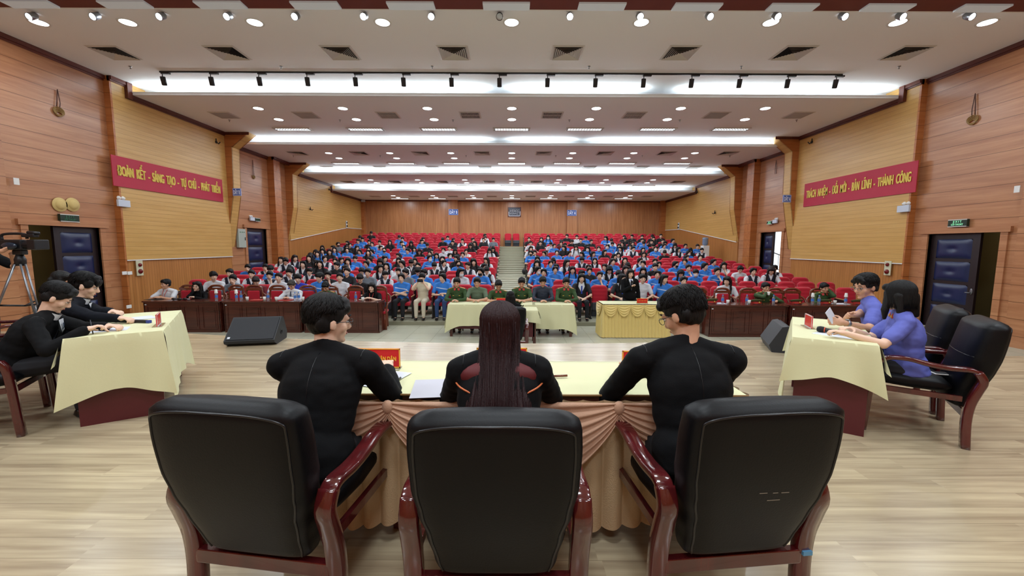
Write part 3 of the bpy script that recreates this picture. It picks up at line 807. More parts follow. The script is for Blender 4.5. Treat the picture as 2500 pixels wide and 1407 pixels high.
# hanging cords with hooks
def cord(u0, v0, u1, v1, X, sx, lb, coil=True, s=1.0):
    a = at(u0, v0, X=X - sx * .03); b = at(u1, v1, X=X - sx * .03); m = MB()
    m.tube([a, V((a.x, a.y + .03, (a.z * .4 + b.z * .6))), V((a.x, b.y + .02, b.z + .05))], .008, M_wire, 6)
    m.tube([a, V((a.x, a.y - .04, (a.z * .4 + b.z * .6))), V((a.x, b.y - .05, b.z + .05))], .008, M_wire, 6)
    if coil:
        for k in range(4):
            r_ = .09 * s - k * .012; pts = [V((b.x, b.y + r_ * 1.3 * cos(t * pi / 8), b.z - .02 * k + r_ * sin(t * pi / 8))) for t in range(16)]
            m.tube(pts, .012, mat('coil_brass', '8A6A34', .5), 6, closed=True)
    tag(m.obj('hanging_cord'), lb, 'cord')
cord(140, 218, 144, 272, XL, -1, 'cord with brass coils hanging on planks above the straw hats')
cord(2381, 228, 2374, 292, XR, 1, 'cord with brass coil hanging on planks above the lit exit sign')
cord(617, 391, 620, 432, XL, -1, 'looped cord hanging above the padded door', True, .7)
cord(1895, 391, 1893, 428, XR, 1, 'looped cord hanging above the daylit door', False)
def wall_hook(u, v, X, sx, lb):
    p = at(u, v, X=X - sx * .17); m = MB(); m.tube([p + V((0, 0, .12)), p, p + V((-sx * .08, 0, -.06)), p + V((-sx * .14, 0, .0))], .018, M_black, 8); m.ell(tuple(p), (.04, .05, .05), M_black, 10, 6)
    tag(m.obj('wall_bracket'), lb, 'bracket')
wall_hook(528, 347, XL, -1, 'small black bracket high on the tan panel above the red banner, camcorder side')
wall_hook(1982, 347, XR, 1, 'small black bracket high on the tan panel above the banner beginning TRÁCH NHIỆM')
wall_hook(758, 511, XL, -1, 'small black bracket midway on the far tan panel, camcorder side')
wall_hook(1745, 520, XR, 1, 'small black bracket midway on the far tan panel above the water cooler')
wall_hook(804, 463, XL, -1, 'tiny black camera near the ceiling on the far tan panel, camcorder side')
wall_hook(1702, 469, XR, 1, 'tiny black camera near the ceiling on the far tan panel, water cooler side')
# alarm plates, sockets, speakers, electrical box
def plate(u, v, w, h, X, sx, name, lb, cat, reds=(), d=.17, m0=None):
    p = at(u, v, X=X - sx * d); r = empty(name, p, radians(90) if sx < 0 else radians(-90), lb, cat)
    m = MB(); m.box((-w / 2, -.02, -h / 2), (w / 2, .0, h / 2), m0 or M_cream, bev=.004); m.obj('backplate', r)
    for z, q, nm in reds:
        k = MB(); k.lathe([(q, 0), (q, .02), (q * .7, .04), (.001, .045)], M_alarm if nm else M_black, n=18, T=Matrix.Translation((0, -.02, z)) @ Matrix.Rotation(radians(90), 4, 'X'), caps=False); k.obj('alarm_dome' if nm else 'speaker_cone', r)
    return r
plate(340, 655, .2, .42, XL, -1, 'fire_alarm', 'cream fire alarm plate with two red domes below the tan panel, camcorder side', 'fire alarm', ((.09, .05, 1), (-.09, .065, 1)))
plate(2168, 655, .2, .40, XR, 1, 'fire_alarm', 'cream fire alarm plate behind the person in violet with curly hair', 'fire alarm', ((.1, .05, 1), (-.1, .065, 1)))
for i, (u, v) in enumerate(((303, 667), (316, 667))): plate(u, v, .13, .09, XL, -1, 'wall_switch', 'white switch plate beside the fire alarm, %s of the pair' % ('farther' if i else 'nearer'), 'switch', m0=M_white)
plate(314, 749, .14, .09, XL, -1, 'wall_socket', 'white wall socket low beside the end of the wooden desk', 'socket', m0=M_white)
plate(681, 592, .14, .09, XL, -1, 'wall_socket', 'white wall socket below the far fin, beyond the padded door', 'socket', d=.1, m0=M_white)
plate(846, 548, .22, .42, XL, -1, 'wall_speaker', 'white wall speaker with two dark cones on the far tan panel, camcorder side', 'speaker', ((.1, .06, 0), (-.1, .07, 0)), .14, M_white)
plate(1657, 552, .22, .42, XR, 1, 'wall_speaker', 'white wall speaker with two dark cones on the far tan panel, cooler side', 'speaker', ((.1, .06, 0), (-.1, .07, 0)), .14, M_white)
r = empty('electrical_box', at(589, 582, X=XL + .07), radians(90), 'pale grey electrical cabinet between the fin and the padded door', 'electrical box')
m = MB(); m.box((-.22, -.05, -.36), (.22, .05, .36), mat('cabinet_grey', 'A9B2A8', .4), bev=.01); m.obj('cabinet', r)
m = MB(); m.box((.14, -.065, -.08), (.17, -.05, .04), M_black); m.obj('latch', r)
m = MB(); [m.box((x, -.056, .22), (x + .06, -.05, .25), mat('box_green', '2E6A44', .5)) for x in (-.14, -.03, .08)]; m.obj('indicator', r)
# notice on the pillar by each near door
for u, v, X, sx, lb in ((40, 443, XL, -1, 'small white sticker on the pilaster above the camcorder'), (2483, 462, XR, 1, 'small white sticker on the wall edge beyond the black chairs')):
    p = at(u, v, X=X - sx * .11); m = MB(); m.box((p.x - .005, p.y - .05, p.z - .07), (p.x + .005, p.y + .05, p.z + .07), M_white); tag(m.obj('sticker'), lb, 'sticker')
# water cooler
pw = V((9.9, 0, 0)); q = at(1722, 588, X=9.9); 
r = empty('water_cooler', (9.9, q.y, tz(q.y)), 0, 'white water cooler with a large blue bottle against the side wall', 'water cooler')
hh = q.z - tz(q.y)
m = MB(); m.box((-.16, -.16, 0), (.16, .16, hh - .25), M_white, bev=.02); m.obj('cabinet', r)
m = MB(); m.lathe([(.05, 0), (.13, .05), (.14, .08), (.13, .16), (.14, .2), (.13, .28), (.14, .32), (.14, .40), (.05, .42)], mat('cooler_bottle', '7C8CA4', .15), (0, 0, hh - .25), 20); m.obj('bottle', r)
# ------------------------------------------------------------------ organic shapes: overlapping volumes fused into one skin
TMP = bpy.data.scenes.new('workbench')   # emptied again after every use; removed at the end
def fuse(mb, voxel, mats, smooth=2, classify=None, name='body', extra=None, disp=None):
    me = mb.mesh('tmp'); o = bpy.data.objects.new('tmp', me); TMP.collection.objects.link(o)
    r = o.modifiers.new('r', 'REMESH'); r.mode = 'VOXEL'; r.voxel_size = voxel; r.use_smooth_shade = True
    if smooth:
        s = o.modifiers.new('s', 'SMOOTH'); s.factor = .5; s.iterations = smooth
    with bpy.context.temp_override(scene=TMP, view_layer=TMP.view_layers[0]):
        dg = bpy.context.evaluated_depsgraph_get(); dg.update()
        out = bpy.data.meshes.new_from_object(o.evaluated_get(dg), depsgraph=dg)
    bpy.data.objects.remove(o); bpy.data.meshes.remove(me)
    if disp:
        nv = len(out.vertices); co = [0.0] * (nv * 3); no = [0.0] * (nv * 3)
        out.vertices.foreach_get('co', co); out.vertices.foreach_get('normal', no)
        for i in range(0, nv * 3, 3): co[i:i + 3] = disp(V(co[i:i + 3]), V(no[i:i + 3]))
        out.vertices.foreach_set('co', co); out.update()
    out.materials.clear()
    for m in mats: out.materials.append(m)
    n = len(out.polygons); idx = [0] * n
    if classify:
        for i, p in enumerate(out.polygons): idx[i] = classify(p.center)
    out.polygons.foreach_set('material_index', idx); out.polygons.foreach_set('use_smooth', [True] * n)
    if extra and extra.v:                     # small features joined into the same mesh
        nv = len(out.vertices)
        co = [0.0] * (nv * 3); out.vertices.foreach_get('co', co)
        vs = [tuple(co[i * 3:i * 3 + 3]) for i in range(nv)] + extra.v
        fs = [tuple(p.vertices) for p in out.polygons] + [tuple(i + nv for i in f) for f in extra.f]
        mm = list(mats) + [m for m in extra.mats if m not in mats]
        mi = idx + [mm.index(extra.mats[k]) for k in extra.m]
        bpy.data.meshes.remove(out); out = bpy.data.meshes.new(name); out.from_pydata(vs, [], fs)
        for m in mm: out.materials.append(m)
        out.polygons.foreach_set('material_index', mi); out.polygons.foreach_set('use_smooth', [True] * len(fs))
    out.name = name; out.update()
    return out
def mobj(name, me, parent=None):
    o = bpy.data.objects.new(name, me); COL.objects.link(o)
    if parent: o.parent = parent
    return o
def cap(mb, a, b, r0, r1, n=10):           # tapered limb segment with round ends
    a, b = V(a), V(b); d = (b - a); L = d.length
    if L < 1e-6: return
    d.normalize(); q = d.to_track_quat('Z', 'Y').to_matrix()
    prof = []
    for i in range(5): t = pi / 2 * (i / 4); prof.append((max(r0 * sin(t), .0005), -r0 * cos(t)))
    for i in range(5): t = pi / 2 * (i / 4); prof.append((max(r1 * cos(t), .0005), L + r1 * sin(t)))
    T = Matrix.Translation(a) @ q.to_4x4(); mb.lathe(prof, M_skin, n=n, T=T)
def ik(S, W, l1, l2, pole):
    S, W = V(S), V(W); d = W - S; L = min(d.length, l1 + l2 - .004); u = d.normalized()
    a = (l1 * l1 - l2 * l2 + L * L) / (2 * L); h = sqrt(max(l1 * l1 - a * a, 0))
    p = V(pole); p = (p - u * p.dot(u)).normalized()
    return S + u * a + p * h, S + u * L
def hand(mb, wrist, fdir, palm_n, side, s=1.0, curl=.5, spread=.5, grip=False, fine=True):
    """palm, four unequal fingers bent at the knuckles and a thumb leaving the side of the palm"""
    f = V(fdir).normalized(); n = V(palm_n); n = (n - f * n.dot(f)).normalized(); x = f.cross(n) * side   # x points to the thumb side
    w = V(wrist)
    R = Matrix((x, f, n)).transposed()
    mb.ell(w + f * .045 * s, (.038 * s, .052 * s, .015 * s), M_skin, 12, 8, R=R)
    cap(mb, w - f * .01, w + f * .03 * s, .024 * s, .026 * s)
    if not fine:
        for k in (-1, 0, 1):
            b = w + f * .08 * s + x * k * .022 * s; cap(mb, b, b + f * .03 * s + n * .02 * curl, .014 * s, .012 * s); cap(mb, b + f * .03 * s + n * .02 * curl, b + f * .045 * s + n * .06 * s * curl, .012 * s, .010 * s)
        b = w + f * .03 * s + x * .03 * s; cap(mb, b, b + f * .035 * s + x * .02 * s, .015 * s, .012 * s)
        return
    for k, (off, ln) in enumerate(((.030, .070), (.010, .078), (-.011, .072), (-.031, .056))):
        b = w + f * .083 * s + x * off * s; d = (f + x * off * 6 * spread).normalized(); r = .0088 * s
        ang = 0
        for j, fr in enumerate((.45, .32, .25)):
            ang += curl * (.55 + .5 * j) + (.03 * k)
            dd = d * cos(ang) + n * sin(ang); e = b + dd * ln * fr * s
            cap(mb, b, e, r, r * .92, 8); b = e; r *= .93
    b = w + f * .025 * s + x * .030 * s - n * 0; d = (f * .7 + x * .75 + n * .35 * (1 + curl)).normalized()
    e = b + d * .04 * s; cap(mb, b, e, .012 * s, .0105 * s, 8)
    d2 = (f * .95 + x * .15 + n * (.35 + curl * .6)).normalized(); cap(mb, e, e + d2 * .032 * s, .0105 * s, .009 * s, 8)

def head_parts(mb, ex, H, R, s, female=False, fine=True, skin=None, look=0):
    """H head centre, R rotation; local axes: x side, y = back (face looks to -y), z up"""
    P = lambda x, f, u: H + R @ V((x * s, -f * s, u * s))
    E = lambda c, r, n=14, k=10: mb.ell(P(*c), (r[0] * s, r[1] * s, r[2] * s), M_skin, n, k, R=R)
    j = .92 if female else 1.0
    E((0, -.012, .032), (.074, .092, .082)); E((0, .018, -.028), (.060 * j, .066, .078)); E((0, .035, -.078), (.040 * j, .040, .034))
    E((.036, .05, -.03), (.026, .026, .03)); E((-.036, .05, -.03), (.026, .026, .03))
    cap(mb, P(-.036, .073, .014), P(.036, .073, .014), .0125 * s, .0125 * s)
    cap(mb, P(0, .083, .005), P(0, .100, -.030), .008 * s, .0125 * s); E((0, .094, -.036), (.017, .012, .010))
    E((0, .070, -.062), (.026, .017, .018)); E((0, .066, -.098), (.020, .020, .014))
    for q in (-1, 1):
        E((q * .078, -.006, -.012), (.009, .019, .031), 10, 8); E((q * .074, .0, -.012), (.012, .012, .024), 8, 6)
        if fine: ex.ell(P(q * .031, .0735, -.002), (.0135 * s, .0105 * s, .0072 * s), M_eyew, 12, 8, R=R)
        ex.ell(P(q * .031 + look * .004, .0815 if fine else .079, -.003), ((.0062 if fine else .0085) * s, .0045 * s, (.0062 if fine else .0045) * s), M_eye, 8, 6, R=R)
        if fine:
            cap2 = MB(); ex.tube([P(q * .046, .0745, .004), P(q * .031, .0865, .0095), P(q * .017, .084, .004)], .0022 * s, M_eye, 5)
        b = [P(q * .048, .078, .024), P(q * .033, .090, .030), P(q * .014, .091, .025)]
        ex.tube(b, [.0022 * s, .0042 * s, .0036 * s], M_hair, 6)
    ex.ell(P(0, .0845, -.0605), (.019 * s, .0070 * s, .0028 * s), M_lip, 10, 6, R=R); ex.ell(P(0, .0840, -.0660), (.015 * s, .0070 * s, .0034 * s), M_lip, 10, 6, R=R)

def hair_mesh(kind, H, R, s, m, voxel, gy=1, length=.33, rough=.004, seed=1, hfreq=None):
    """kind: S short, L long loose, P pulled back, B bob, F fringe"""
    hb = MB(); P = lambda x, f, u: H + R @ V((x * s, -f * s, u * s))
    E = lambda c, r: hb.ell(P(*c), (r[0] * s, r[1] * s, r[2] * s), m, 16, 12, R=R)
    if kind in 'SF':
        E((0, -.020, .050), (.084, .099, .083)); E((0, -.046, .0), (.073, .058, .070)); E((0, .045, .090), (.058, .046, .030))
        E((0, .062, .074), (.060, .030, .026))
        if kind == 'F':
            for q in (-.045, -.022, 0, .022, .045): hb.ell(P(q, .083, .048), (.016 * s, .016 * s, .036 * s), m, 8, 8, R=R)
            for q in (-1, 1): E((q * .070, .022, .03), (.018, .045, .045))
        else:
            for q in (-1, 1): E((q * .066, -.01, .035), (.020, .06, .05)); E((q * .068, -.042, -.01), (.016, .042, .045)); E((q * .045, .058, .062), (.028, .026, .026))
    elif kind == 'P':
        E((0, -.022, .042), (.080, .098, .080)); E((0, -.05, .0), (.072, .058, .07))
        for q in (-1, 1): E((q * .042, .035, .078), (.040, .048, .034)); E((q * .064, -.018, .01), (.024, .062, .062)); E((q * .060, .03, .052), (.024, .036, .036))
        E((0, -.105, .03), (.034, .03, .034)); a = P(0, -.11, .02); b = a + V((0, .02, -.18 * s)); hb.v and None
        capm(hb, a, b, .026 * s, .014 * s, m)
    else:
        Lg = .15 if kind == 'B' else length
        E((0, -.020, .048), (.087, .100, .082)); E((0, -.05, .0), (.084, .066, .080))
        for q in (-1, 1): E((q * .044, .045, .074), (.042, .046, .034))
        for q in (-1, 1):
            a = P(q * .072, .02, .03); m1 = P(q * .086, .005, -.04); b = m1 + V((q * .014 * s, -.01, -Lg * .5 * s)); c = b + V((q * .004, -.01 * (1 if kind == 'L' else 0), -Lg * .45 * s))
            capm(hb, a, m1, .024 * s, .026 * s, m); capm(hb, m1, b, .026 * s, .028 * s, m); capm(hb, b, c, .028 * s, .016 * s, m)
        for q in (-.06, -.025, .025, .06):
            a = P(q, -.075, .0); b = a + V((q * .25, .02, -Lg * s)); capm(hb, a, b, .036 * s, .026 * s, m)
    sd = V((seed * 3.1, seed * 1.7, 0))
    def dsp(c, n):
        fq = (hfreq or 55); q = V((c.x * fq, c.y * fq, c.z * (fq * .2 if kind in 'LB' else fq * .5))) / s + sd
        return c + n * noise.noise(q) * rough * s
    return fuse(hb, voxel, [m], 2, None, 'hair', None, dsp)
def strands(o, H, R, s, kind, m, seed=1, n=650, wav=.0, length=.15):
    """combed tufts lying on the hair so that its surface and outline read as hair"""
    rg = random.Random(seed); g = MB(); C = V((0, .020, .048)); rad = (.0875, .1025, .0865)
    if kind in 'LB': rad = (.092, .106, .087); C = V((0, .024, .048))
    for i in range(n):
        ph = rg.uniform(-pi, pi)                  # 0 = towards the back
        back = (cos(ph) + 1) / 2; side = abs(sin(ph))
        front = ph > 2.2 or ph < -2.2
        if kind in 'LB':
            if abs(ph) > 2.25: continue
            th0 = rg.uniform(.08, 1.4); th1 = pi / 2; tail = length * rg.uniform(.9, 1.05)
        else:
            end = 1.02 if abs(ph) > 2.45 else (1.35 if abs(ph) > 1.9 else (1.62 if abs(ph) > 1.1 else 2.15)); end += rg.uniform(-.08, .08)
            if kind == 'F' and abs(ph) > 2.2: end += .22
            th0 = rg.uniform(.1, end - .25); th1 = min(end, th0 + rg.uniform(.6, 1.0)); tail = 0
        dph = rg.uniform(-.12, .12) + (.5 if kind in 'SF' else 0) * .3; pts = []; lift = rg.uniform(.0, .004) + (.003 if wav else 0); K = 7
        for k in range(K):
            t = k / (K - 1); th = th0 + (th1 - th0) * min(1, t * (1.0 if not tail else 2)); a = ph + dph * t + wav * sin(t * 7 + i)
            q = 1 + (lift * t * t + .001) / .09
            sn = sin(th) if th < pi / 2 else sin(th) ** .55; p = C + V((rad[0] * sn * sin(a), rad[1] * sn * cos(a), rad[2] * cos(th) * (1 if th < pi / 2 else 1.15))) * q
            w = H + R @ (p * s)
            if tail and t > .5: w = w + V((0, 0, -tail * (t - .5) * 2 * s)) + (R @ V((sin(a), cos(a), 0))) * .012 * (t - .5) * s
            pts.append(w)
        g.tube(pts, [.0021 * s * (1 - .75 * (k / (K - 1)) ** 2) for k in range(K)], m, 4)
    return g.obj('hair_strands', o, fix=False)
def proj(tree, o, d):
    h = tree.ray_cast(V(o), V(d).normalized()); return h[0]
def jacket_seams(o, me, inf):
    from mathutils.bvhtree import BVHTree
    tr = BVHTree.FromPolygons([tuple(v.co) for v in me.vertices], [tuple(p.vertices) for p in me.polygons])
    nk, ax, fw, sx, s = (inf[k] for k in ('nk', 'ax', 'fw', 'sx', 's')); g = MB()
    L = [proj(tr, nk - ax * u - fw * .6, fw) for u in [.0 + .03 * i for i in range(17)]]; L = [p - fw * .0005 for p in L if p]
    if len(L) > 3: g.tube(L, .0016, M_leather_pipe, 5)
    for (a, e, wr) in inf['arms']:
        q = 1 if (a - nk).dot(sx) > 0 else -1; pts = []
        for i in range(11):
            t = -1.0 + 2.4 * i / 10; c = a + ax * .02 - sx * q * .018 * s; dr = (ax * cos(t) - fw * sin(t)).normalized()
            p = proj(tr, c + dr * .3, -dr)
            if p and (p - c).length < .13: pts.append(p + dr * .0005)
        if len(pts) > 3: g.tube(pts, .0016, M_leather_pipe, 5)
    g.obj('seam', o)
def capm(mb, a, b, r0, r1, m, n=10):
    k = len(mb.f); cap(mb, a, b, r0, r1, n)

def person_meshes(pose, top='short', hair='S', hmat=None, skin=None, voxel=.02, fine=False, s=.93, female=False, tops=None, legs=True, seated=True, infl=1.0, hairkw=None, collar=None):
    """pose keys: lean (fwd), side, yaw, pitch, roll (head), hands [(x,f,z), (x,f,z)], elbow pole, curl.
    local space: faces -Y; returns dict of meshes"""
    skin = skin or M_skin; hmat = hmat or M_hair
    g = pose.get; F = lambda x, f, z: V((x, -f, z)) * 1.0
    hip = g('hip', .50 if seated else .92 * s)
    p = F(0, 0, hip); lean = g('lean', .06); sd = g('side', 0); tl = .47 * s
    nk = F(sd, lean, hip + sqrt(max(tl * tl - lean * lean, .01)))
    ax = (nk - p).normalized(); ch = p + ax * tl * .62 + F(0, -.01, 0)
    fwd = V((0, -1, 0)); fw = (fwd - ax * fwd.dot(ax)).normalized(); sx = ax.cross(fw)
    if sx.x < 0: sx = -sx
    tw = g('twist', 0)
    if tw: 
        Rt = Matrix.Rotation(radians(tw), 3, ax); sx = Rt @ sx; fw = Rt @ fw
    Hs = s; hf = g('headf', .035) ; hs = g('hscale', s); H = nk + F(g('heads', 0), hf, .155 * s + (hs - s) * .10) * 1.0
    R = Matrix.Rotation(radians(g('yaw', 0)), 3, 'Z') @ Matrix.Rotation(radians(g('pitch', 0)), 3, 'X') @ Matrix.Rotation(radians(g('roll', 0)), 3, 'Y')
    shw = (.175 if female else .19) * s * g('shw', 1)
    sh = [nk - ax * .055 * s + sx * q * shw for q in (-1, 1)]
    hd = g('hands', [(-.07, .30, .64), (.07, .32, .63)])
    pole = g('pole', [(-.7, .3, -1), (.7, .3, -1)])
    arms = []
    for k in (0, 1):
        e, wr = ik(sh[k], F(*hd[k]), .29 * s, .25 * s, F(*pole[k])); arms.append((sh[k], e, wr))
    b = MB(); ex = MB()
    Rt = Matrix((sx, -fw, ax)).transposed()
    def torso(mb, i=0, hem=0):
        for q in (0, 1): cap(mb, nk + ax * .015 * s, sh[q] + ax * .012 * s, (.042 + i) * s, (.044 + i) * s)
        if i and top == 'jacket':
            mb.ell(p + ax * .03, (.172 * s + i, .128 * s + i, .15 * s), M_skin, 16, 10, R=Rt)
            mb.ell(p + ax * .20 * s, (.158 * s + i, .112 * s + i, .18 * s), M_skin, 16, 10, R=Rt)
            mb.ell(ch + ax * .01, (.172 * s + i, .118 * s + i, .19 * s), M_skin, 16, 12, R=Rt)
        mb.ell(p + ax * .02, (.155 * s + i, .115 * s + i, .13 * s + i), M_skin, 16, 10, R=Rt)
        mb.ell(p + ax * .17 * s, (.140 * s + i, .100 * s + i, .16 * s), M_skin, 16, 10, R=Rt)
        mb.ell(ch, (.158 * s + i, .105 * s + i, .17 * s + i * .5), M_skin, 16, 12, R=Rt)
        mb.ell(nk - ax * .075 * s, (.165 * s + i, .075 * s + i, .062 * s + i), M_skin, 16, 10, R=Rt)
        if female: 
            for q in (-1, 1): mb.ell(ch + fw * .075 * s + sx * q * .062 * s + ax * .02, (.05 * s + i, .05 * s + i, .05 * s + i), M_skin, 12, 8)
        if hem: mb.ell(p + V((0, 0, -.02)), (.17 * s + i, .13 * s + i, .09 * s), M_skin, 16, 8)
    torso(b)
    cap(b, nk - ax * .05 * s, H + R @ V((0, .012, -.045)) * s, .056 * s * (.88 if female else 1), .050 * s * (.88 if female else 1))
    head_parts(b, ex, H, R, hs, female, fine)
    cu = g('curl', .5); pn = g('palm', [(0, 0, -1), (0, 0, -1)]); fd = g('fdir', [None, None])
    for k, (a, e, wr) in enumerate(arms):
        cap(b, a, e, .048 * s, .038 * s); cap(b, e, wr, .038 * s, .026 * s)
        f = F(*fd[k]) if fd[k] else ((wr - e).normalized() * .8 + F(0, .3, 0))
        c = cu[k] if isinstance(cu, (list, tuple)) else cu
        hand(b, wr, f, F(*pn[k]), (1 if k == 0 else -1), s, c, .5, fine=fine)
    kn = g('knees', [(-.10, .43, .50), (.10, .43, .50)] if seated else [(-.09, .03, .48), (.09, .03, .48)])
    an = g('ankles', [(-.10, .44, .08), (.10, .44, .08)] if seated else [(-.09, 0, .08), (.09, 0, .08)])
    lg = []
    for k in (0, 1):
        hp = p + F((-.085, .085)[k], 0, -.01); kk = F(*kn[k]); aa = F(*an[k]); lg.append((hp, kk, aa))
        cap(b, hp, kk, .075 * s, .052 * s); cap(b, kk, aa, .052 * s, .036 * s); cap(b, aa + F(0, 0, -.03), aa + F(0, .13 * s, -.045), .034 * s, .026 * s)
    out = {}
    def cls(c): return 0
    out['body'] = fuse(b, voxel, [skin], 1 if fine else 2, None, 'person', ex)
    out['hair'] = hair_mesh(hair, H, R, hs, hmat, voxel if fine else voxel * .9, **(hairkw or {}))
    # upper garment
    t = MB(); i = .016 * infl
    torso(t, i, 1)
    jk = top in ('jacket', 'long')
    sl = 1.0 if jk else 0
    for a, e, wr in arms:
        if jk:
            r = .066 if top == 'jacket' else .058
            cap(t, a, e, r * s, (r - .012) * s); cap(t, e, e + (wr - e) * .97, (r - .012) * s, (.044 if top == 'jacket' else .036) * s)
            if top == 'jacket': t.ell(a + ax * .012 + sx * (-.0), (.062 * s, .062 * s, .05 * s), M_skin, 12, 8)
        else:
            m2 = a + (e - a) * .72; cap(t, a, m2, .062 * s, .060 * s)
    if top == 'jacket' or collar:          # stand of the collar round the neck
        for q in range(25):
            th = -.5 + (pi + 1) * (q / 24); c = nk + (sx * cos(th) * .060 - fw * (sin(th) * .054 - .012)) * s + ax * ((.014 + .026 * sin(max(0, min(pi, th)))) * g('colh', .4)) * s; t.ell(c, (.016, .016, .014 + .018 * g('colh', .4)), M_skin, 8, 6)
    def clt(c):
        if not tops or len(tops) < 2 or tops[1] is None: return 0
        d = 9; 
        for a, e, wr in arms:
            q = (c - a).dot(e - a) / (e - a).length_squared; q = max(0, min(1, q)); d = min(d, (c - (a + (e - a) * q)).length)
            q2 = max(0, min(1, (c - e).dot(wr - e) / (wr - e).length_squared)); d = min(d, (c - (e + (wr - e) * q2)).length)
        return 1 if d < .082 * s and abs((c - ch).dot(sx)) > .135 * s else 0
    def fold(c, n):
        q = V((c.x * 9, c.y * 9, c.z * 14)); return c + n * (noise.noise(q) * .006 + noise.noise(q * 2.3) * .003) * s
    out['top'] = fuse(t, voxel * 1.15, [m for m in (tops or [M_suit]) if m], (14 if fine else 2) if top == 'jacket' else (6 if fine else 2), clt, 'shirt', None, fold)
    # legs
    if legs:
        q = MB()
        for hp, kk, aa in lg: cap(q, hp, kk, .092 * s, .068 * s); cap(q, kk, kk + (aa - kk) * .93, .068 * s, .052 * s)
        q.ell(p, (.165 * s, .13 * s, .11 * s), M_skin, 14, 8)
        out['legs'] = fuse(q, voxel * 1.1, [g('legmat', M_pants)], 2, None, 'trousers')
        z = MB()
        for hp, kk, aa in lg:
            z.ell(aa + F(0, .05 * s, -.04), (.042 * s, .115 * s, .036 * s), M_shoe, 12, 8); z.ell(aa + F(0, -.02, -.03), (.038, .04, .045), M_shoe, 10, 8)
        out['shoes'] = z.mesh('shoes')
    out['info'] = dict(H=H, R=R, hs=hs, nk=nk, ch=ch, arms=arms, ax=ax, fw=fw, sx=sx, p=p, s=s, sh=sh)
    return out
def assemble(ms, loc, rz, label, top='shirt', cat='person', group=None, legname='trousers'):
    o = mobj('person', ms['body']); o.location = loc; o.rotation_euler = (0, 0, rz); tag(o, label, cat, group)
    mobj('hair', ms['hair'], o); mobj(top, ms['top'], o)
    if 'legs' in ms: mobj(legname, ms['legs'], o); mobj('shoes', ms['shoes'], o)
    return o
def glasses(o, info, m=None):
    H, R, s = info['H'], info['R'], info['hs']; m = m or M_frame
    P = lambda x, f, u: H + R @ V((x * s, -f * s, u * s)); g = MB()
    for q in (-1, 1):
        g.tube([P(q * .033 + .021 * cos(t * pi / 6), .096, -.004 + .017 * sin(t * pi / 6)) for t in range(12)], .0016, m, 5, closed=True)
        g.tube([P(q * .053, .095, .002), P(q * .078, .08, .003), P(q * .083, .0, .0)], .0016, m, 5)
    g.tube([P(-.012, .097, 0), P(.012, .097, 0)], .0016, m, 5)
    return g.obj('glasses', o)
# ------------------------------------------------------------------ auditorium seats
def seat_proto(up=True):
    r = empty('auditorium_seat', label='x', cat='seat')
    m = MB()                               # backrest: padded, rounded top, ridged
    def bf(a, b):
        w = .235 * (1 - max(0, b - .80) ** 2 * 9) * (1 - .03 * (1 - b)); x = (2 * a - 1) * w
        z = .40 + b * .50; rid = .012 * abs(sin(b * pi * 5)) ** .5
        return (x, .02 + b * .10 - .05 * (1 - (2 * a - 1) ** 4) - rid + (.035 if b > .97 else 0) + .02 * (abs(2 * a - 1) > .98), z)
    m.grid(bf, 14, 26, M_redseat)
    m.grid(lambda a, b: (-(2 * a - 1) * .235 * (1 - max(0, b - .80) ** 2 * 9), .09 + b * .09, .40 + b * .50), 10, 8, M_redseat)
    vs = []
    def rim(a, b):
        t = a; x0 = bf(0, t) if True else 0
        p = V(bf(0 if b_side < 0 else 1, t)); q = V((b_side * .235 * (1 - max(0, t - .80) ** 2 * 9), .09 + t * .09, .40 + t * .50)); return tuple(p + (q - p) * b)
    for b_side in (-1, 1): m.grid(rim, 20, 1, M_redseat)
    def topr(a, b): p = V(bf(a, 1)); q = V(((2 * a - 1) * .235 * (1 - .04 * 9), .18, .90)); return tuple(p + (q - p) * b)
    m.grid(topr, 14, 1, M_redseat)
    m.obj('backrest', r)
    c = MB()
    if up:
        c.box((-.235, -.06, .40), (.235, .0, .46), M_redseat, bev=.02); T = Matrix.Translation((0, -.06, .22)) @ Matrix.Rotation(radians(-6), 4, 'X')
        c.box((-.225, -.035, -.02), (.225, .02, .22), M_greyseat, T=T, bev=.03); 
        g = MB(); g.box((-.215, -.02, .02), (.215, .06, .23), M_greyseat, bev=.02)
        c.obj('seat_cushion', r); g.obj('seat_support', r)
    else:
        c.box((-.235, -.42, .36), (.235, .02, .46), M_redseat, bev=.035); c.obj('seat_cushion', r)
    a = MB(); a.box((-.295, -.38, .60), (-.265, .06, .625), M_armpad, bev=.006); a.obj('armrest', r)
    s = MB(); s.box((-.292, -.32, .0), (-.268, .10, .60), M_post); s.box((-.31, -.30, 0), (-.25, .08, .02), M_post); s.obj('side_post', r)
    return r
SEATX = lambda k, row: (.80 if row % 2 == 0 else .93) + .013 * row + .555 * k
KMAX = 16
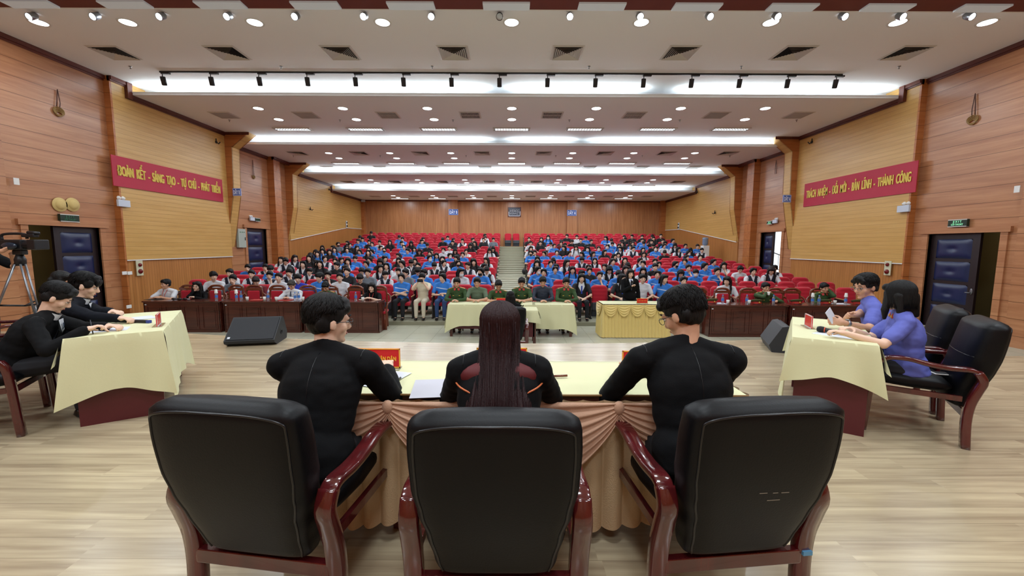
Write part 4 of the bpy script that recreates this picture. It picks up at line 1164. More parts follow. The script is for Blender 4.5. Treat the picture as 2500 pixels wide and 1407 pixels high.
HEADS = """
C 560 600 11
490 460Sb 930 500Sb 60 640Sn 480 620Sn 870 610Sn 50 750Sg 500 800Sr 900 780Sn 1280 800Sw 1440 560Ln 1440 390Pn 1310 340Ln 1700 300Ln 1710 420Ln 1580 700Fn 1830 600Fn 1920 310Lx 2080 200Lb 1890 790Fu 2060 500Lx -405 774Fw
C 740 560 11
1700 70Sx 1380 190Sx 1460 190Sb 1560 290Sx 1810 270Sw 2040 290Lx 865 350Pgk 450 450Lx 715 430Px 1130 400Px 1210 400Pbk 1350 340Sb 1530 400LbK 990 460Lx 1785 390Pb 1330 480Lx 265 590Lb 480 560Lb 820 570Lb 705 530Lx 1150 550Pb 1440 540Pb 1690 540Pb 1910 490Pb 2070 510Pbk 1580 520Lx 130 720Lx 530 760Pn 650 820Pn 970 720Lb 1190 710Fb 1620 700Pb 2010 740Lb 1110 810Lb 1100 910Lb 1470 830Pb 1470 960Pw 1810 850Lx 1990 960Ln 2170 950Ln 430 1040Sx 240 930Lx 790 1030Sx 400 1170Fb 1140 1010Sx 1030 1180Sw 1430 1230Sx 1650 1110Sg 1930 1150Fn 2180 1090Sg
C 900 560 11
810 180Sb 770 280Sb 870 310Sb 760 410Pb 940 470Sb 1030 420Lb 1080 350Lx 1210 290Sb 1350 280Sx 1450 290Sx 1730 260Sx 710 550Lw 1250 540Lx 1410 560Pb 1490 530Sx 1720 570Lb 700 730Lx 1090 740Lx 1540 720PbK 1700 800Pn 750 940Pn 970 800Sn 1190 920Fb 1340 850Sxk 1580 880Sn 960 1060Sw 1340 1130Sb 1740 1000Sb
C 1060 560 11
230 220Sb 480 230Sx 480 300Sx 640 270Sn 940 220Sx 1290 150Sw 1240 240Sn 1170 270Sx 1450 260Sg 960 330Lx 900 400Lx 330 420Sw 200 490PwK 400 540PbK 480 480Lx 1410 430Lx 770 540Pw 730 600Pb 1370 510Lw 570 720Lx 550 840Pbk 850 820Lx 920 720Lx 1260 760Ln 1220 850Ln 230 780Ln 720 900Sn 1180 950Sn 740 1080LwK 1120 1100Pbk
C 1270 560 11
150 190Sx 240 290Sw 430 300Lx 500 350Sx 705 210LbK 860 330Sw 920 300Pr 1155 170Sx 1050 300Sx 1310 290Sx 1400 220Sw 1540 270Sx 1700 210Sb 1740 280Sx 250 420Lw 370 520Sx 250 560Pbk 590 500Pr 590 590Pb 860 430Pb 900 550Pb 1070 420Sb 1150 470Lx 1350 390Sw 1440 460Lw 1240 570Pb 1560 560Lb 1620 430Lxk 1710 460LbK 380 740Lb 400 850Ln 840 740Lb 1120 780Ln 1490 770Pn 790 880Pb 400 970PbK 890 1010Pbk 1640 880Pb 1290 1020Lb 1370 1050Sb 1750 980Px 560 1120Pb 800 1170Pb
C 1420 560 11
620 240Lb 630 330Pb 680 370PbK 810 320Sw 860 330Px 1010 160Sx 980 250Sx 1140 230Lx 1210 190Sx 1040 320Px 1290 320Pb 1460 150Sx 1670 160Sx 1600 310Sb 1490 280Sb 400 470PbK 350 570Lb 640 520Lx 780 560Ln 970 480Ln 1050 440Lb 1180 480Sn 1310 460Pw 1000 600Ln 1550 510Lx 1640 590Lw 1680 450Sx 330 780Ln 700 730Ln 1000 750Lr 1250 830Ln 1395 760PnK 530 870Pb 660 950Ln 790 870Pb 990 980Lx 1440 960Ln 1650 880Pb 1770 980Sx 400 1130Pb 740 1130Pb 1660 1140Pb
C 1560 560 11
530 130Sx 450 250Sx 310 300Sx 570 310Sx 725 265Pb 850 270Pb 600 400Pw 920 400Ln 1030 450Ln 1150 400Pb 1310 510Lx 1460 460Sb 1620 480Sn 430 470PbK 580 500Sx 1200 620PbK 1480 620Pb 810 780Pbk 330 770Pb 1095 770Pb 580 840Pb 1850 800Pb 2100 850Lw 1070 880Pb 840 1010Lb 1180 1010Pb 1360 890FbK 1670 980Pb 1960 990Pb 665 1140Bb 1090 1140Pb
C 1740 600 11
720 470Pw 770 610Pn 1160 610Ln 1530 610Pn 90 920Lw
"""
import re
students = []
for line in HEADS.strip().split('\nC '):
    line = line.replace('C ', '', 1) if line.startswith('C ') else line
    h, body = line.split('\n', 1); ox, oy, _ = map(int, h.split())
    for a, b_, t in re.findall(r'(-?\d+) (\d+)([A-Z][a-z][A-Za-z]?)', body):
        students.append((ox + int(a) / 10.05, oy + int(b_) / 10.05, t))
# place every student in the seat whose sitter's head is seen nearest to that spot
HEADZ = 1.13
def project(p):
    q = CAM_R.transposed() @ (V(p) - V((0, 0, HC))); return (1250 + 1000 * q.x / -q.z, 703.5 - 1000 * q.y / -q.z)
seats = {}
for i in range(NROW):
    for sd in (-1, 1):
        for k in range(KMAX):
            x = sd * SEATX(k, i)
            if abs(x) > 9.6: continue
            if i == 0 and (x < -3.0 and x > -99 and k > 13): continue
            seats[(i, sd, k)] = (x, rowy[i] - bow(x), rowz[i])
spots = {k: project((v[0], v[1] - .16, v[2] + HEADZ)) for k, v in seats.items()}
taken = {}
RESERVED = set()
students.sort(key=lambda t: -t[1])
RES = [(-2.84, 0), (-2.3, 0), (-1.0, 0)]
for u, v, t in students:
    best = None
    for k, (su, sv) in spots.items():
        if k in taken or k[0] == 0 and abs(seats[k][0]) < 3.6: continue
        d = abs(su - u) + abs(sv - v) * 1.6
        if best is None or d < best[0]: best = (d, k)
    if best: taken[best[1]] = (t, u)
SPECIAL = {(0, -1, 2): ('Pb', 'yawb', 'in blue shirt and jeans with crossed legs, front row of DÃY B'), (0, -1, 3): ('Fc', 'phone', 'in cream blouse holding up a phone, front row of DÃY B'),
  (0, -1, 4): ('Pb', 'arms', 'in glossy blue jacket with folded arms beside the phone holder'), (0, 1, 2): ('Ls', 'lap', 'in black suit with blue lanyard, front row beside an empty seat'),
  (0, 1, 4): ('Ls', 'yawa', 'in black suit half hidden by the standing speaker'), (0, 1, 5): ('Sw', 'lap', 'in white shirt behind the standing speaker')}
for k in SPECIAL: taken.pop(k, None)
# body prototypes in eight poses
POSES = {
 'lap': dict(lean=.03, pitch=4, hands=[(-.06, .26, .60), (.06, .28, .59)]),
 'down': dict(lean=.10, pitch=34, headf=.06, hands=[(-.05, .30, .66), (.05, .31, .66)]),
 'chin': dict(lean=.12, pitch=8, yaw=10, roll=8, hands=[(-.08, .28, .62), (.05, .20, .93)], fdir=[None, (-.1, .1, 1)], curl=.9),
 'yawa': dict(lean=.03, yaw=38, pitch=2, hands=[(-.10, .26, .60), (.02, .28, .62)]),
 'yawb': dict(lean=.03, yaw=-36, pitch=6, hands=[(-.04, .24, .66), (.05, .24, .70)]),
 'phone': dict(lean=.04, pitch=2, hands=[(-.07, .30, 1.02), (.07, .30, 1.02)], fdir=[(.2, .1, 1), (-.2, .1, 1)], curl=.9),
 'arms': dict(lean=.08, pitch=6, hands=[(.10, .20, .74), (-.10, .22, .72)]),
 'up': dict(lean=-.02, pitch=-8, hands=[(-.09, .28, .58), (.09, .28, .58)]),
}
PRO = {}
def crowd_mesh(pose, part, key):
    k = (pose, part, key)
    if k in PRO: return PRO[k]
    if (pose, 'base') not in PRO:
        ms = person_meshes(dict(POSES[pose], hscale=1.06), 'short', 'S', voxel=.0175, s=.98, legs=True, tops=[M_white, M_black], skin=M_skin2)
        PRO[(pose, 'base')] = ms
    ms = PRO[(pose, 'base')]; inf = ms['info']
    if part == 'body': r = ms['body']
    elif part == 'legs': r = ms['legs']
    elif part == 'top':
        r = ms['top'].copy(); m0, m1 = TOPS[key]; r.materials[0] = m0; r.materials[1] = m1 or m0
    elif part == 'hair':
        r = hair_mesh(key[0], inf['H'], inf['R'], 1.07, M_hair if key[1] == '0' else M_hairb, .0165, length=.30)
    elif part == 'mask':
        m = MB(); H, R, s = inf['H'], inf['R'], 1.06
        m.grid(lambda a, b: tuple(H + R @ V(((2 * a - 1) * .072 * s * (1 - .15 * b), -(.105 - .055 * (2 * a - 1) ** 2 - .02 * abs(b - .4)) * s, (-.028 - .07 * b) * s))), 10, 6, M_maskw if key == 'K' else M_maskk)
        r = m.mesh('face_mask')
    PRO[k] = r
    return r
rng = random.Random(3)
HN = {'S': 'shorthaired', 'L': 'longhaired', 'P': 'ponytailed', 'B': 'bobbed', 'F': 'fringed'}
def rowname(i): return ORD[i]
BL = {-1: 'DÃY B', 1: 'DÃY A'}
N3 = list(ORD)
for (i, sd, k), (t, u) in sorted(taken.items()):
    x, y, z = seats[(i, sd, k)]
    pose = rng.choice(['lap', 'lap', 'down', 'down', 'chin', 'yawa', 'yawb', 'up'] if len(t) < 3 else ['lap', 'up', 'yawa', 'yawb'])
    hk, ck = t[0], t[1]; mk = t[2] if len(t) > 2 else ''
    o = mobj('person', crowd_mesh(pose, 'body', ''))
    o.location = (x + rng.uniform(-.04, .04), y - .15 + rng.uniform(-.04, .02), z - .02 + rng.uniform(-.03, .03))
    sc = rng.uniform(.95, 1.03); o.scale = (sc, sc, sc); o.rotation_euler = (0, 0, -x * .022 + rng.uniform(-.15, .15))
    mobj('hair', crowd_mesh(pose, 'hair', hk + rng.choice('0001')), o); mobj('shirt', crowd_mesh(pose, 'top', ck), o)
    mobj('trousers', crowd_mesh(pose, 'legs', ''), o)
    if mk: mobj('face_mask', crowd_mesh(pose, 'mask', mk), o)
    lb = '%s student in %s%s, %s row, %s from aisle, %s' % (HN[hk], {'n': 'navy jacket'}.get(ck, TOPN[ck]), {'K': ' and white mask', 'k': ' and black mask'}.get(mk, ''), rowname(i), N3[k], BL[sd])
    tag(o, lb, 'person', 'students in the audience')
for key, (t, pose, lb) in SPECIAL.items():
    x, y, z = seats[key]; taken[key] = (t, 0)
    o = mobj('person', crowd_mesh(pose, 'body', '')); o.location = (x, y - .14, z); mobj('hair', crowd_mesh(pose, 'hair', t[0] + '0'), o); mobj('shirt', crowd_mesh(pose, 'top', t[1]), o)
    tr = crowd_mesh(pose, 'legs', ''); 
    if 'jeans' in lb or 'cream' in lb: tr = tr.copy(); tr.materials[0] = M_jean if 'jeans' in lb else mat('cream_skirt', 'CFC6B0', .8)
    mobj('trousers' if 'cream' not in lb else 'skirt', tr, o); mobj('shoes', PRO[(pose, 'base')]['shoes'], o)
    tag(o, 'person ' + lb, 'person')
    if 'lanyard' in lb or 'suit' in lb:
        m = MB(); m.box((-.02, -.155, .70), (.015, -.145, .92), mat('lanyard_blue', '1F3FA8', .5)); m.obj('lanyard', o)
    if 'holding' in lb:
        m = MB(); m.box((-.08, -.345, 1.02), (.08, -.335, 1.10), M_frame, bev=.003); q = m.obj('phone'); q.location = (x, y - .14, z); tag(q, 'patterned phone held up by the person in the cream blouse', 'phone')
# seats: the 300 nearest are things, the far rest one mass
P_up, P_dn = seat_proto(True), seat_proto(False)
T_up, T_dn = reg(P_up), reg(P_dn)
seats = {k: v for k, v in seats.items() if not (k[0] == 0 and v[0] < -3.6 and k not in taken and False)}
order = sorted(seats, key=lambda k: (k[0], abs(seats[k][0])))
first_up = first_dn = True
near, far = order[:298], order[298:]
for k in near:
    x, y, z = seats[k]; occ = k in taken
    lb = '%s red auditorium seat, %s row, %s from the aisle, %s' % ('occupied' if occ else 'empty', rowname(k[0]), N3[k[2]], BL[k[1]])
    if occ:
        if first_dn: o = P_dn; first_dn = False; o.location = (x, y, z); o['label'] = lb; o['group'] = 'red auditorium seats'
        else: o = copy_tree(T_dn, loc=(x, y, z), label=lb, group='red auditorium seats')
    else:
        if first_up: o = P_up; first_up = False; o.location = (x, y, z); o['label'] = lb; o['group'] = 'red auditorium seats'
        else: o = copy_tree(T_up, loc=(x, y, z), label=lb, group='red auditorium seats')
    o.rotation_euler = (0, 0, -x * .020)
mass = MB()
def stamp(root, x, y, z):
    for c in root.children:
        me = c.data; vs = [(v.co.x + x, v.co.y + y, v.co.z + z) for v in me.vertices]
        for mi, m in enumerate(me.materials):
            fs = [tuple(p.vertices) for p in me.polygons if p.material_index == mi]
            if mi == 0: o = len(mass.v); mass.v += vs
            kk = mass.mi(m)
            for f in fs: mass.f.append(tuple(i + o for i in f)); mass.m.append(kk); mass.sm.append(True)
bpy.context.view_layer.update()
for k in far: stamp(P_dn if k in taken else P_up, *seats[k])
o = mass.obj('auditorium_seat', fix=False); tag(o, 'the far rows of red auditorium seats rising to the back wall', 'seat', 'red auditorium seats', 'stuff')
for q, x in (('camcorder side', -.29), ('cooler side', .27)):
    o = copy_tree(T_up, loc=(x, rowy[-1] + .35, rowz[-1]), label='empty red seat alone at the top of the centre aisle, %s' % q, group='red auditorium seats')
# ------------------------------------------------------------------ furniture
def sm(p, n=4):                        # smooth a polyline (Catmull-Rom)
    out = []
    for i in range(len(p) - 1):
        a, b, c, d = p[max(i - 1, 0)], p[i], p[i + 1], p[min(i + 2, len(p) - 1)]
        for k in range(n):
            t = k / n; out.append(tuple(.5 * (2 * b[j] + (c[j] - a[j]) * t + (2 * a[j] - 5 * b[j] + 4 * c[j] - d[j]) * t * t + (3 * b[j] - a[j] - 3 * c[j] + d[j]) * t ** 3) for j in range(len(b))))
    return out + [tuple(p[-1])]
def exec_chair():
    """high leather armchair; sitter faces +Y, origin on the floor under the seat"""
    r = empty('leather_armchair', label='x', cat='chair')
    ks = [0, .12, .30, .45, .60, .80, .93, 1.0]; ws = [.212, .228, .248, .272, .288, .292, .288, .262]
    def wat(b):
        for i in range(len(ks) - 1):
            if b <= ks[i + 1]: t = (b - ks[i]) / (ks[i + 1] - ks[i]); t = t * t * (3 - 2 * t); return ws[i] * (1 - t) + ws[i + 1] * t
        return ws[-1]
    def ctr(b): return (-.25 - .15 * b - .02 * sin(b * pi), .285 + .675 * b)     # centre line y,z
    def ring(b, n=40):
        w = wat(b); e = min(1, sqrt(max(0, 1 - ((max(0, b - .93)) / .07) ** 2)) * 1.0); e2 = min(1, sqrt(max(0, 1 - (max(0, .05 - b) / .05) ** 2)))
        w *= .80 + .20 * e * (.6 + .4 * e2); th = (.062 + .018 * max(0, sin((b - .05) * pi))) * max(.25, e) * max(.35, e2)
        y, z = ctr(b); pts = []
        for i in range(n):
            a = 2 * pi * i / n; cx = abs(cos(a)) ** .35 * (1 if cos(a) > 0 else -1); sy = abs(sin(a)) ** .55 * (1 if sin(a) > 0 else -1)
            pts.append((cx * w, y + sy * th * (1 if sin(a) < 0 else 1.15 + .35 * (1 - (cx) ** 2)) , z))
        return pts
    m = MB(); R_ = [ring(i / 36) for i in range(37)]; vs = [p for q in R_ for p in q]; n = 40
    fs = [(j * n + i, j * n + (i + 1) % n, (j + 1) * n + (i + 1) % n, (j + 1) * n + i) for j in range(36) for i in range(n)] + [tuple(range(n))[::-1], tuple(range(36 * n, 37 * n))]
    m.raw(vs, fs, M_leather, True)
    back = m.obj('backrest', r)
    def surf(b, fx):                      # a point on the rear leather surface
        w = wat(b); e = min(1, sqrt(max(0, 1 - ((max(0, b - .93)) / .07) ** 2))); e2 = min(1, sqrt(max(0, 1 - (max(0, .05 - b) / .05) ** 2)))
        w *= .80 + .20 * e * (.6 + .4 * e2); th = (.062 + .018 * max(0, sin((b - .05) * pi))) * max(.25, e) * max(.35, e2)
        c = abs(fx) ** (1 / .35); y, z = ctr(b); return V((fx * w, y - th * sqrt(max(0, 1 - c * c)) ** .55, z))
    p = MB(); path = [surf(.04 + .86 * i / 24, .90) for i in range(25)]
    arc = [surf(.90 + .055 * sin(t * pi / 20), .90 * cos(t * pi / 20) ** .5 if t < 10 else 0) for t in range(1, 11)]
    half = path + arc; full = half + [V((-v.x, v.y, v.z)) for v in half[::-1]]
    p.tube(full, .0050, M_leather_pipe, 6); p.obj('piping', back)
    q = MB()                              # the stitched break between headrest and back, front side
    for bb in (.60,):
        pts = []
        for fx in [-.9 + .15 * i for i in range(13)]:
            c = abs(fx) ** (1 / .35); th = .062 + .018 * sin((bb - .05) * pi); y, z = ctr(bb); sy = sqrt(max(0, 1 - c * c)) ** .55; pts.append((fx * wat(bb), y + sy * th * (1.15 + .35 * (1 - fx * fx)) - .002, z))
        q.tube(pts, .004, M_leather_pipe, 6); q.obj('seam', back)
    s = MB()
    def sr(t):
        w = .262 - .02 * abs(t * 2 - 1); y = -.20 + t * .50; return w, y
    rings = []; n = 28
    for j in range(13):
        t = j / 12; e = sqrt(max(0.02, 1 - (abs(2 * t - 1)) ** 6)); w, y = sr(t); ring_ = []
        for i in range(n):
            a = 2 * pi * i / n; cx = abs(cos(a)) ** .4 * (1 if cos(a) > 0 else -1); sz = abs(sin(a)) ** .6 * (1 if sin(a) > 0 else -1)
            ring_.append((cx * w * (.9 + .1 * e), y, .425 + .015 * t + sz * .055 * e + (.012 * (1 - cx * cx) if sz > 0 else 0)))
        rings += ring_
    s.raw(rings, [(j * n + i, j * n + (i + 1) % n, (j + 1) * n + (i + 1) % n, (j + 1) * n + i) for j in range(12) for i in range(n)] + [tuple(range(n))[::-1], tuple(range(12 * n, 13 * n))], M_leather, True)
    s.obj('seat', r)
    for q in (-1, 1):
        x = q * .310
        rear = sm([(-.275, 0), (-.265, .20), (-.275, .34), (-.305, .45), (-.325, .525), (-.295, .588)]); a = MB(); a.band(rear, .070, [.05] * len(rear), M_red_wood, x); a.obj('leg', r)
        arm = sm([(-.31, .568), (-.265, .600), (-.15, .596), (-.04, .606), (.08, .632), (.19, .628), (.252, .585)]); a = MB(); a.band(arm, .068, [.032] * len(arm), M_red_wood, x); a.obj('armrest', r)
        fr = sm([(.243, .598), (.275, .54), (.290, .42), (.303, .20), (.316, 0)]); a = MB(); a.band(fr, .056, [.046] * len(fr), M_red_wood, x); a.obj('leg', r)
        a = MB(); a.box((x - q * .015 - .012, -.235, .35), (x - q * .015 + .012, .29, .39), M_red_wood); a.obj('side_rail', r)
    a = MB(); a.box((-.29, -.292, .215), (.29, -.258, .275), M_red_wood, bev=.004); a.obj('cross_rail', r); a = MB(); a.box((-.28, .27, .34), (.28, .295, .38), M_red_wood); a.obj('cross_rail', r)
    exec_chair.surf = surf
    return r
XC = exec_chair(); XT = reg(XC)
chairs = [  # x, y, facing angle (0 = faces +Y), label
 (-.055, 1.70, 0, 'black leather armchair of the person with long maroon-brown hair, empty back towards us'),
 (-.95, 1.79, radians(-8), 'black leather armchair behind the man with glasses and smooth black hair'),
 (.865, 1.81, radians(6), 'black leather armchair with white scratches and a blue sticker on its leg'),
 (3.36, 3.36, radians(56), 'black leather armchair with a white-framed phone lying on its seat'),
 (3.78, 4.00, radians(56), 'black leather armchair by the quilted stage door, beyond the one with the phone'),
 (-4.27, 3.19, radians(-60), 'black leather armchair of the man in black who writes at the side table'),
 (-4.74, 3.79, radians(-60), 'black leather armchair of the man reading with a blue tie'),
 (-5.58, 4.52, radians(-60), 'black leather armchair of the woman behind the two men in suits'),
 (-.02, 8.05, 0, 'small black leather armchair of the person with long black hair facing the officers')]
for i, (x, y, a, lb) in enumerate(chairs):
    z = 0 if y < 6 else HALL
    if i == 0: XC.location = (x, y, z); XC['label'] = lb; o = XC; XC['group'] = 'black leather armchairs'
    else: o = copy_tree(XT, loc=(x, y, z), rz=a, label=lb, group='black leather armchairs')
    if i == 2:
        q = MB(); q.box((.290, -.302, .255), (.330, -.290, .272), mat('asset_sticker', '5C9CC8', .5)); q.obj('sticker', o)
        q = MB()
        for (a0, b0, c0) in ((-.02, .62, .03), (.035, .618, .02), (.07, .617, .03), (.02, .585, .05)):
            v = exec_chair.surf((b0 - .285) / .675, a0 / .29); q.box((v.x, v.y - .0015, v.z), (v.x + c0, v.y + .004, v.z + .0025), mat('scratch', '8A8478', .7))
        q.obj('scratch', o)
# --- cloth covered tables
def cloth_table(name, loc, rz, L_, W_, H_, label, drop=(.30, .30, .30, .30), panel=True, corner=.30, mcloth=None, seed=1, table_label=None):
    """table along local X; drop = overhang on -Y, +X, +Y, -X sides. Table and cloth are two things."""
    mc = mcloth or M_cloth
    r = empty(name, loc, rz, table_label, 'table')
    m = MB(); m.box((-L_ / 2, -W_ / 2, H_ - .035), (L_ / 2, W_ / 2, H_ - .006), M_dkwood); m.obj('tabletop', r)
    if panel:
        for q in (-1, 1): m = MB(); m.box((q * (L_ / 2 - .05) - .015, -W_ / 2 + .03, 0), (q * (L_ / 2 - .05) + .015, W_ / 2 - .03, H_ - .035), M_maroon); m.obj('end_panel', r)
        m = MB(); m.box((-L_ / 2 + .06, W_ / 2 - .10, .06), (L_ / 2 - .06, W_ / 2 - .08, H_ - .035), M_maroon); m.obj('modesty_panel', r)
    else:
        for qx in (-1, 1):
            for qy in (-1, 1):
                m = MB(); m.box((qx * (L_ / 2 - .06) - .03, qy * (W_ / 2 - .06) - .03, 0), (qx * (L_ / 2 - .06) + .03, qy * (W_ / 2 - .06) + .03, H_ - .035), M_dkwood); m.obj('leg', r)
        m = MB(); m.box((-L_ / 2 + .06, -W_ / 2 + .03, .18), (L_ / 2 - .06, -W_ / 2 + .05, H_ - .035), M_maroon); m.obj('modesty_panel', r)
    c = MB(); rg = random.Random(seed)
    n = 22; hx_, hy_ = L_ / 2 + .006, W_ / 2 + .006
    # top
    c.grid(lambda a, b: ((2 * a - 1) * hx_, (2 * b - 1) * hy_, H_ + .002 + .0015 * sin(a * 17) * sin(b * 9)), 16, 8, mc)
    sides = [((-hx_, -hy_), (hx_, -hy_), drop[0]), ((hx_, -hy_), (hx_, hy_), drop[1]), ((hx_, hy_), (-hx_, hy_), drop[2]), ((-hx_, hy_), (-hx_, -hy_), drop[3])]
    k = len(sides)
    for i, (p, q, dr) in enumerate(sides):
        p, q = V(p), V(q); L2 = (q - p).length; t = (q - p) / L2; nn = V((t.y, -t.x))
        dn, dp = sides[(i + 1) % k][2], sides[i - 1][2]; ph = rg.uniform(0, 6)
        def fn(a, b):
            # hem is straight mid-side, the spare cloth hangs as a point at each corner
            ca = max(0, 1 - a * L2 / .28) ; cb = max(0, 1 - (1 - a) * L2 / .28)
            D = dr + (corner * .2 * (ca ** 1.5 + cb ** 1.5) if dr > .05 else 0) + .008 * sin(a * 9 + ph)
            z = b * min(D, H_ - .004 if D > H_ else D)
            fl = .012 + .05 * b + (.07 * b * (ca ** 1.5 + cb ** 1.5)); wv = .010 * b * sin(a * L2 * 26 + ph) + .012 * b * sin(a * L2 * 11 + ph * 2) + .035 * b * b * (ca * sin(ca * 6) + cb * sin(cb * 6))
            ex = (-ca + cb) * .07 * b
            o = p + t * (a * L2 + ex) + nn * (fl * (b > 0) * .6 + wv)
            return (o.x, o.y, H_ + .002 - z)
        if dr > .01: c.grid(fn, 44, 12, mc)
    cl = c.obj('tablecloth', None, loc, rz); tag(cl, label, 'tablecloth')
    return r, cl
# left side table (its long axis runs away from the stage centre)
A = V((-3.56, 3.20, 0)); tdir = V((-.553, .833, 0)); ndir = V((.833, .553, 0))
cA = A + tdir * .66 + ndir * .30
rzA = atan2(tdir.y, tdir.x)
# local +X along tdir, local +Y = tdir rotated 90deg = towards the sitters
cloth_table('side_table', cA, rzA, 1.34, .60, .75, 'cream cloth over the side table where two men in black suits write', drop=(.56, .40, .12, .46), corner=.5, seed=2, table_label='dark maroon side table of the two men in black suits')
B = V((2.36, 3.38, 0)); t2 = V((.565, .826, 0)); n2 = V((-.826, .565, 0))
cB = B + t2 * .60 - n2 * .27
cloth_table('side_table', cB, atan2(t2.y, t2.x), 1.20, .54, .75, 'cream cloth over the side table of the two people in violet shirts', drop=(.12, .30, .50, .29), corner=.5, seed=5, table_label='dark maroon side table of the two people in violet shirts')
# the bench in front of the camera: cream top cloth, peach swags, pleated skirt
TY0, TY1, TX0, TX1 = 2.02, 2.62, -1.16, 1.20
r = empty('bench_table', ((TX0 + TX1) / 2, (TY0 + TY1) / 2, 0), 0, 'long bench table of the three seated in front of us', 'table')
cx, cy = r.location.x, r.location.y
m = MB(); m.box((TX0 - cx, TY0 - cy, .71), (TX1 - cx, TY1 - cy, .742), M_dkwood); m.obj('tabletop', r)
for qx in (TX0 + .06, TX1 - .06):
    m = MB(); m.box((qx - .02 - cx, TY0 - cy + .05, 0), (qx + .02 - cx, TY1 - cy - .05, .71), M_dkwood); m.obj('end_panel', r)
c = MB(); c.grid(lambda a, b: (TX0 + a * (TX1 - TX0), TY0 - .008 + b * (TY1 - TY0 + .016), .748), 24, 8, M_cloth)
c.grid(lambda a, b: (TX0 + a * (TX1 - TX0), TY1 + .008, .748 - b * .5), 24, 4, M_cloth)
tag(c.obj('tablecloth'), 'pale cream cloth on top of the bench with papers and red name plates', 'tablecloth')
sk = MB()                               # pleated lower skirt
def pl(a, b): x = TX0 + a * (TX1 - TX0); return (x, TY0 - .035 - (.022 + .02 * b) * abs(sin(x * 34 + .6 * sin(x * 7))) ** .8 - .02 * b, .735 - b * (.64 + .03 * sin(x * 5)))
sk.grid(pl, 420, 10, M_beige)
def plside(x0, q): 
    def f(a, b): y = TY0 + a * (TY1 - TY0); return (x0 + q * (.01 + .03 * abs(sin(y * 34))), y, .735 - b * .62)
    return f
sk.grid(plside(TX0, -1), 90, 8, M_beige); sk.grid(plside(TX1, 1), 90, 8, M_beige)
sko = sk.obj('table_skirt', None, None, 0); tag(sko, 'pleated beige skirt with peach swags hanging round the bench', 'table skirt')
nodes = [-1.16, -.605, .525, 1.20]
for x0, x1 in zip(nodes[:-1], nodes[1:]):
    W2 = x1 - x0; sag = .40 if W2 > .8 else .20
    s = MB()
    def fn(a, b):
        # folds fan from the two gathered ends and hang in the middle
        x = x0 + a * W2; u = 4 * a * (1 - a)
        top = .742 - .0 * u; low = .66 - sag * u ** .85 
        z = top + (low - top) * b
        rid = .012 * sin(b * pi * 13) * (u ** .4) + .010
        return (x, TY0 - .075 - .045 * u * sin(min(b * 1.2, 1) * pi * .8) - rid * .9 - .012 * (1 - u), z)
    s.grid(fn, 60, 90, M_peach); s.obj('swag', sko)
for x0 in nodes[1:3]:
    s = MB(); s.ell((x0, TY0 - .09, .715), (.03, .02, .035), M_peach, 12, 8); s.obj('gather_knot', sko)
e = MB(); e.tube([(TX0, TY0 - .012, .748), (TX1, TY0 - .012, .748)], .006, mat('tape_brown', '8A6A40', .6), 6); e.obj('edge_tape', sko)
# officers' tables on the hall floor
OY = 9.62
for i, (x0, x1, lb) in enumerate(((-1.47, -.06, 'cream cloth over the officers table, camcorder-side half'), (.28, 1.43, 'cream cloth over the officers table, half nearer the standing woman'))):
    if i == 0: x1 = .02
    cloth_table('officers_table', ((x0 + x1) / 2, OY, HALL), 0, x1 - x0, .55, .755, lb, drop=(.50 if i == 0 else .56, .40 if i else .02, .1, .40 if i == 0 else .02), panel=False, corner=.75, seed=8 + i, table_label='officers table under cream cloth, %s' % ('camcorder-side half' if i == 0 else 'half nearer the gold-skirted table'))
# small table beside the person facing the officers
cloth_table('small_table', (.15, 8.78, HALL), 0, .78, .52, .75, 'white-cream cloth on the small table in front of the long black hair', drop=(.23, .12, .1, .12), panel=False, corner=.3, seed=12, table_label='small dark table between the lone armchair and the officers')
# table with gathered gold skirt
gx0, gx1, gy0, gy1, gz = 2.10, 3.62, 9.30, 9.85, HALL + .78
r = empty('speaking_table', ((gx0 + gx1) / 2, (gy0 + gy1) / 2, HALL), 0, 'table in gathered gold skirt in front of the woman who speaks', 'table')
hw, hd = (gx1 - gx0) / 2, (gy1 - gy0) / 2
m = MB(); m.box((-hw, -hd, .74), (hw, hd, .78), M_dkwood); m.obj('tabletop', r)
for q in (-1, 1): m = MB(); m.box((q * (hw - .06) - .02, -hd + .04, 0), (q * (hw - .06) + .02, hd - .04, .74), M_dkwood); m.obj('leg', r)
s = MB(); PER = 2 * hw + 2 * hd
def around(t):                          # front and two sides with rounded corners
    Ls = [hd * 2, hw * 2, hd * 2]; q = t * sum(Ls)
    if q < Ls[0]: return V((-hw, hd - q)), V((-1, 0))
    if q < Ls[0] + Ls[1]: return V((-hw + q - Ls[0], -hd)), V((0, -1))
    return V((hw, -hd + q - Ls[0] - Ls[1])), V((1, 0))
def fs_(a, b):
    p, nn = around(a); w = sin(a * 2 * pi * 34); d = .012 + .022 * (1 + w) * .5 + .03 * b; p = p + nn * d; return (p.x, p.y, .77 - b * .755)
s.grid(fs_, 480, 8, M_gold); s.obj('skirt', r)
s = MB(); s.grid(lambda a, b: ((2 * a - 1) * (hw + .01), (2 * b - 1) * (hd + .01), .785), 10, 4, M_cloth)
s.obj('top_cloth', r)
nsw = 5
for i in range(nsw):
    x0 = -hw + i * 2 * hw / nsw; W2 = 2 * hw / nsw; s = MB()
    def fn(a, b):
        u = 4 * a * (1 - a); top = .775; low = .70 - .20 * u ** .8
        return (x0 + a * W2, -hd - .052 - .03 * u * sin(b * pi * .8) - .010 * sin(b * pi * 9) * u ** .5 - .008, top + (low - top) * b)
    s.grid(fn, 24, 40, M_gold); s.obj('swag', r)
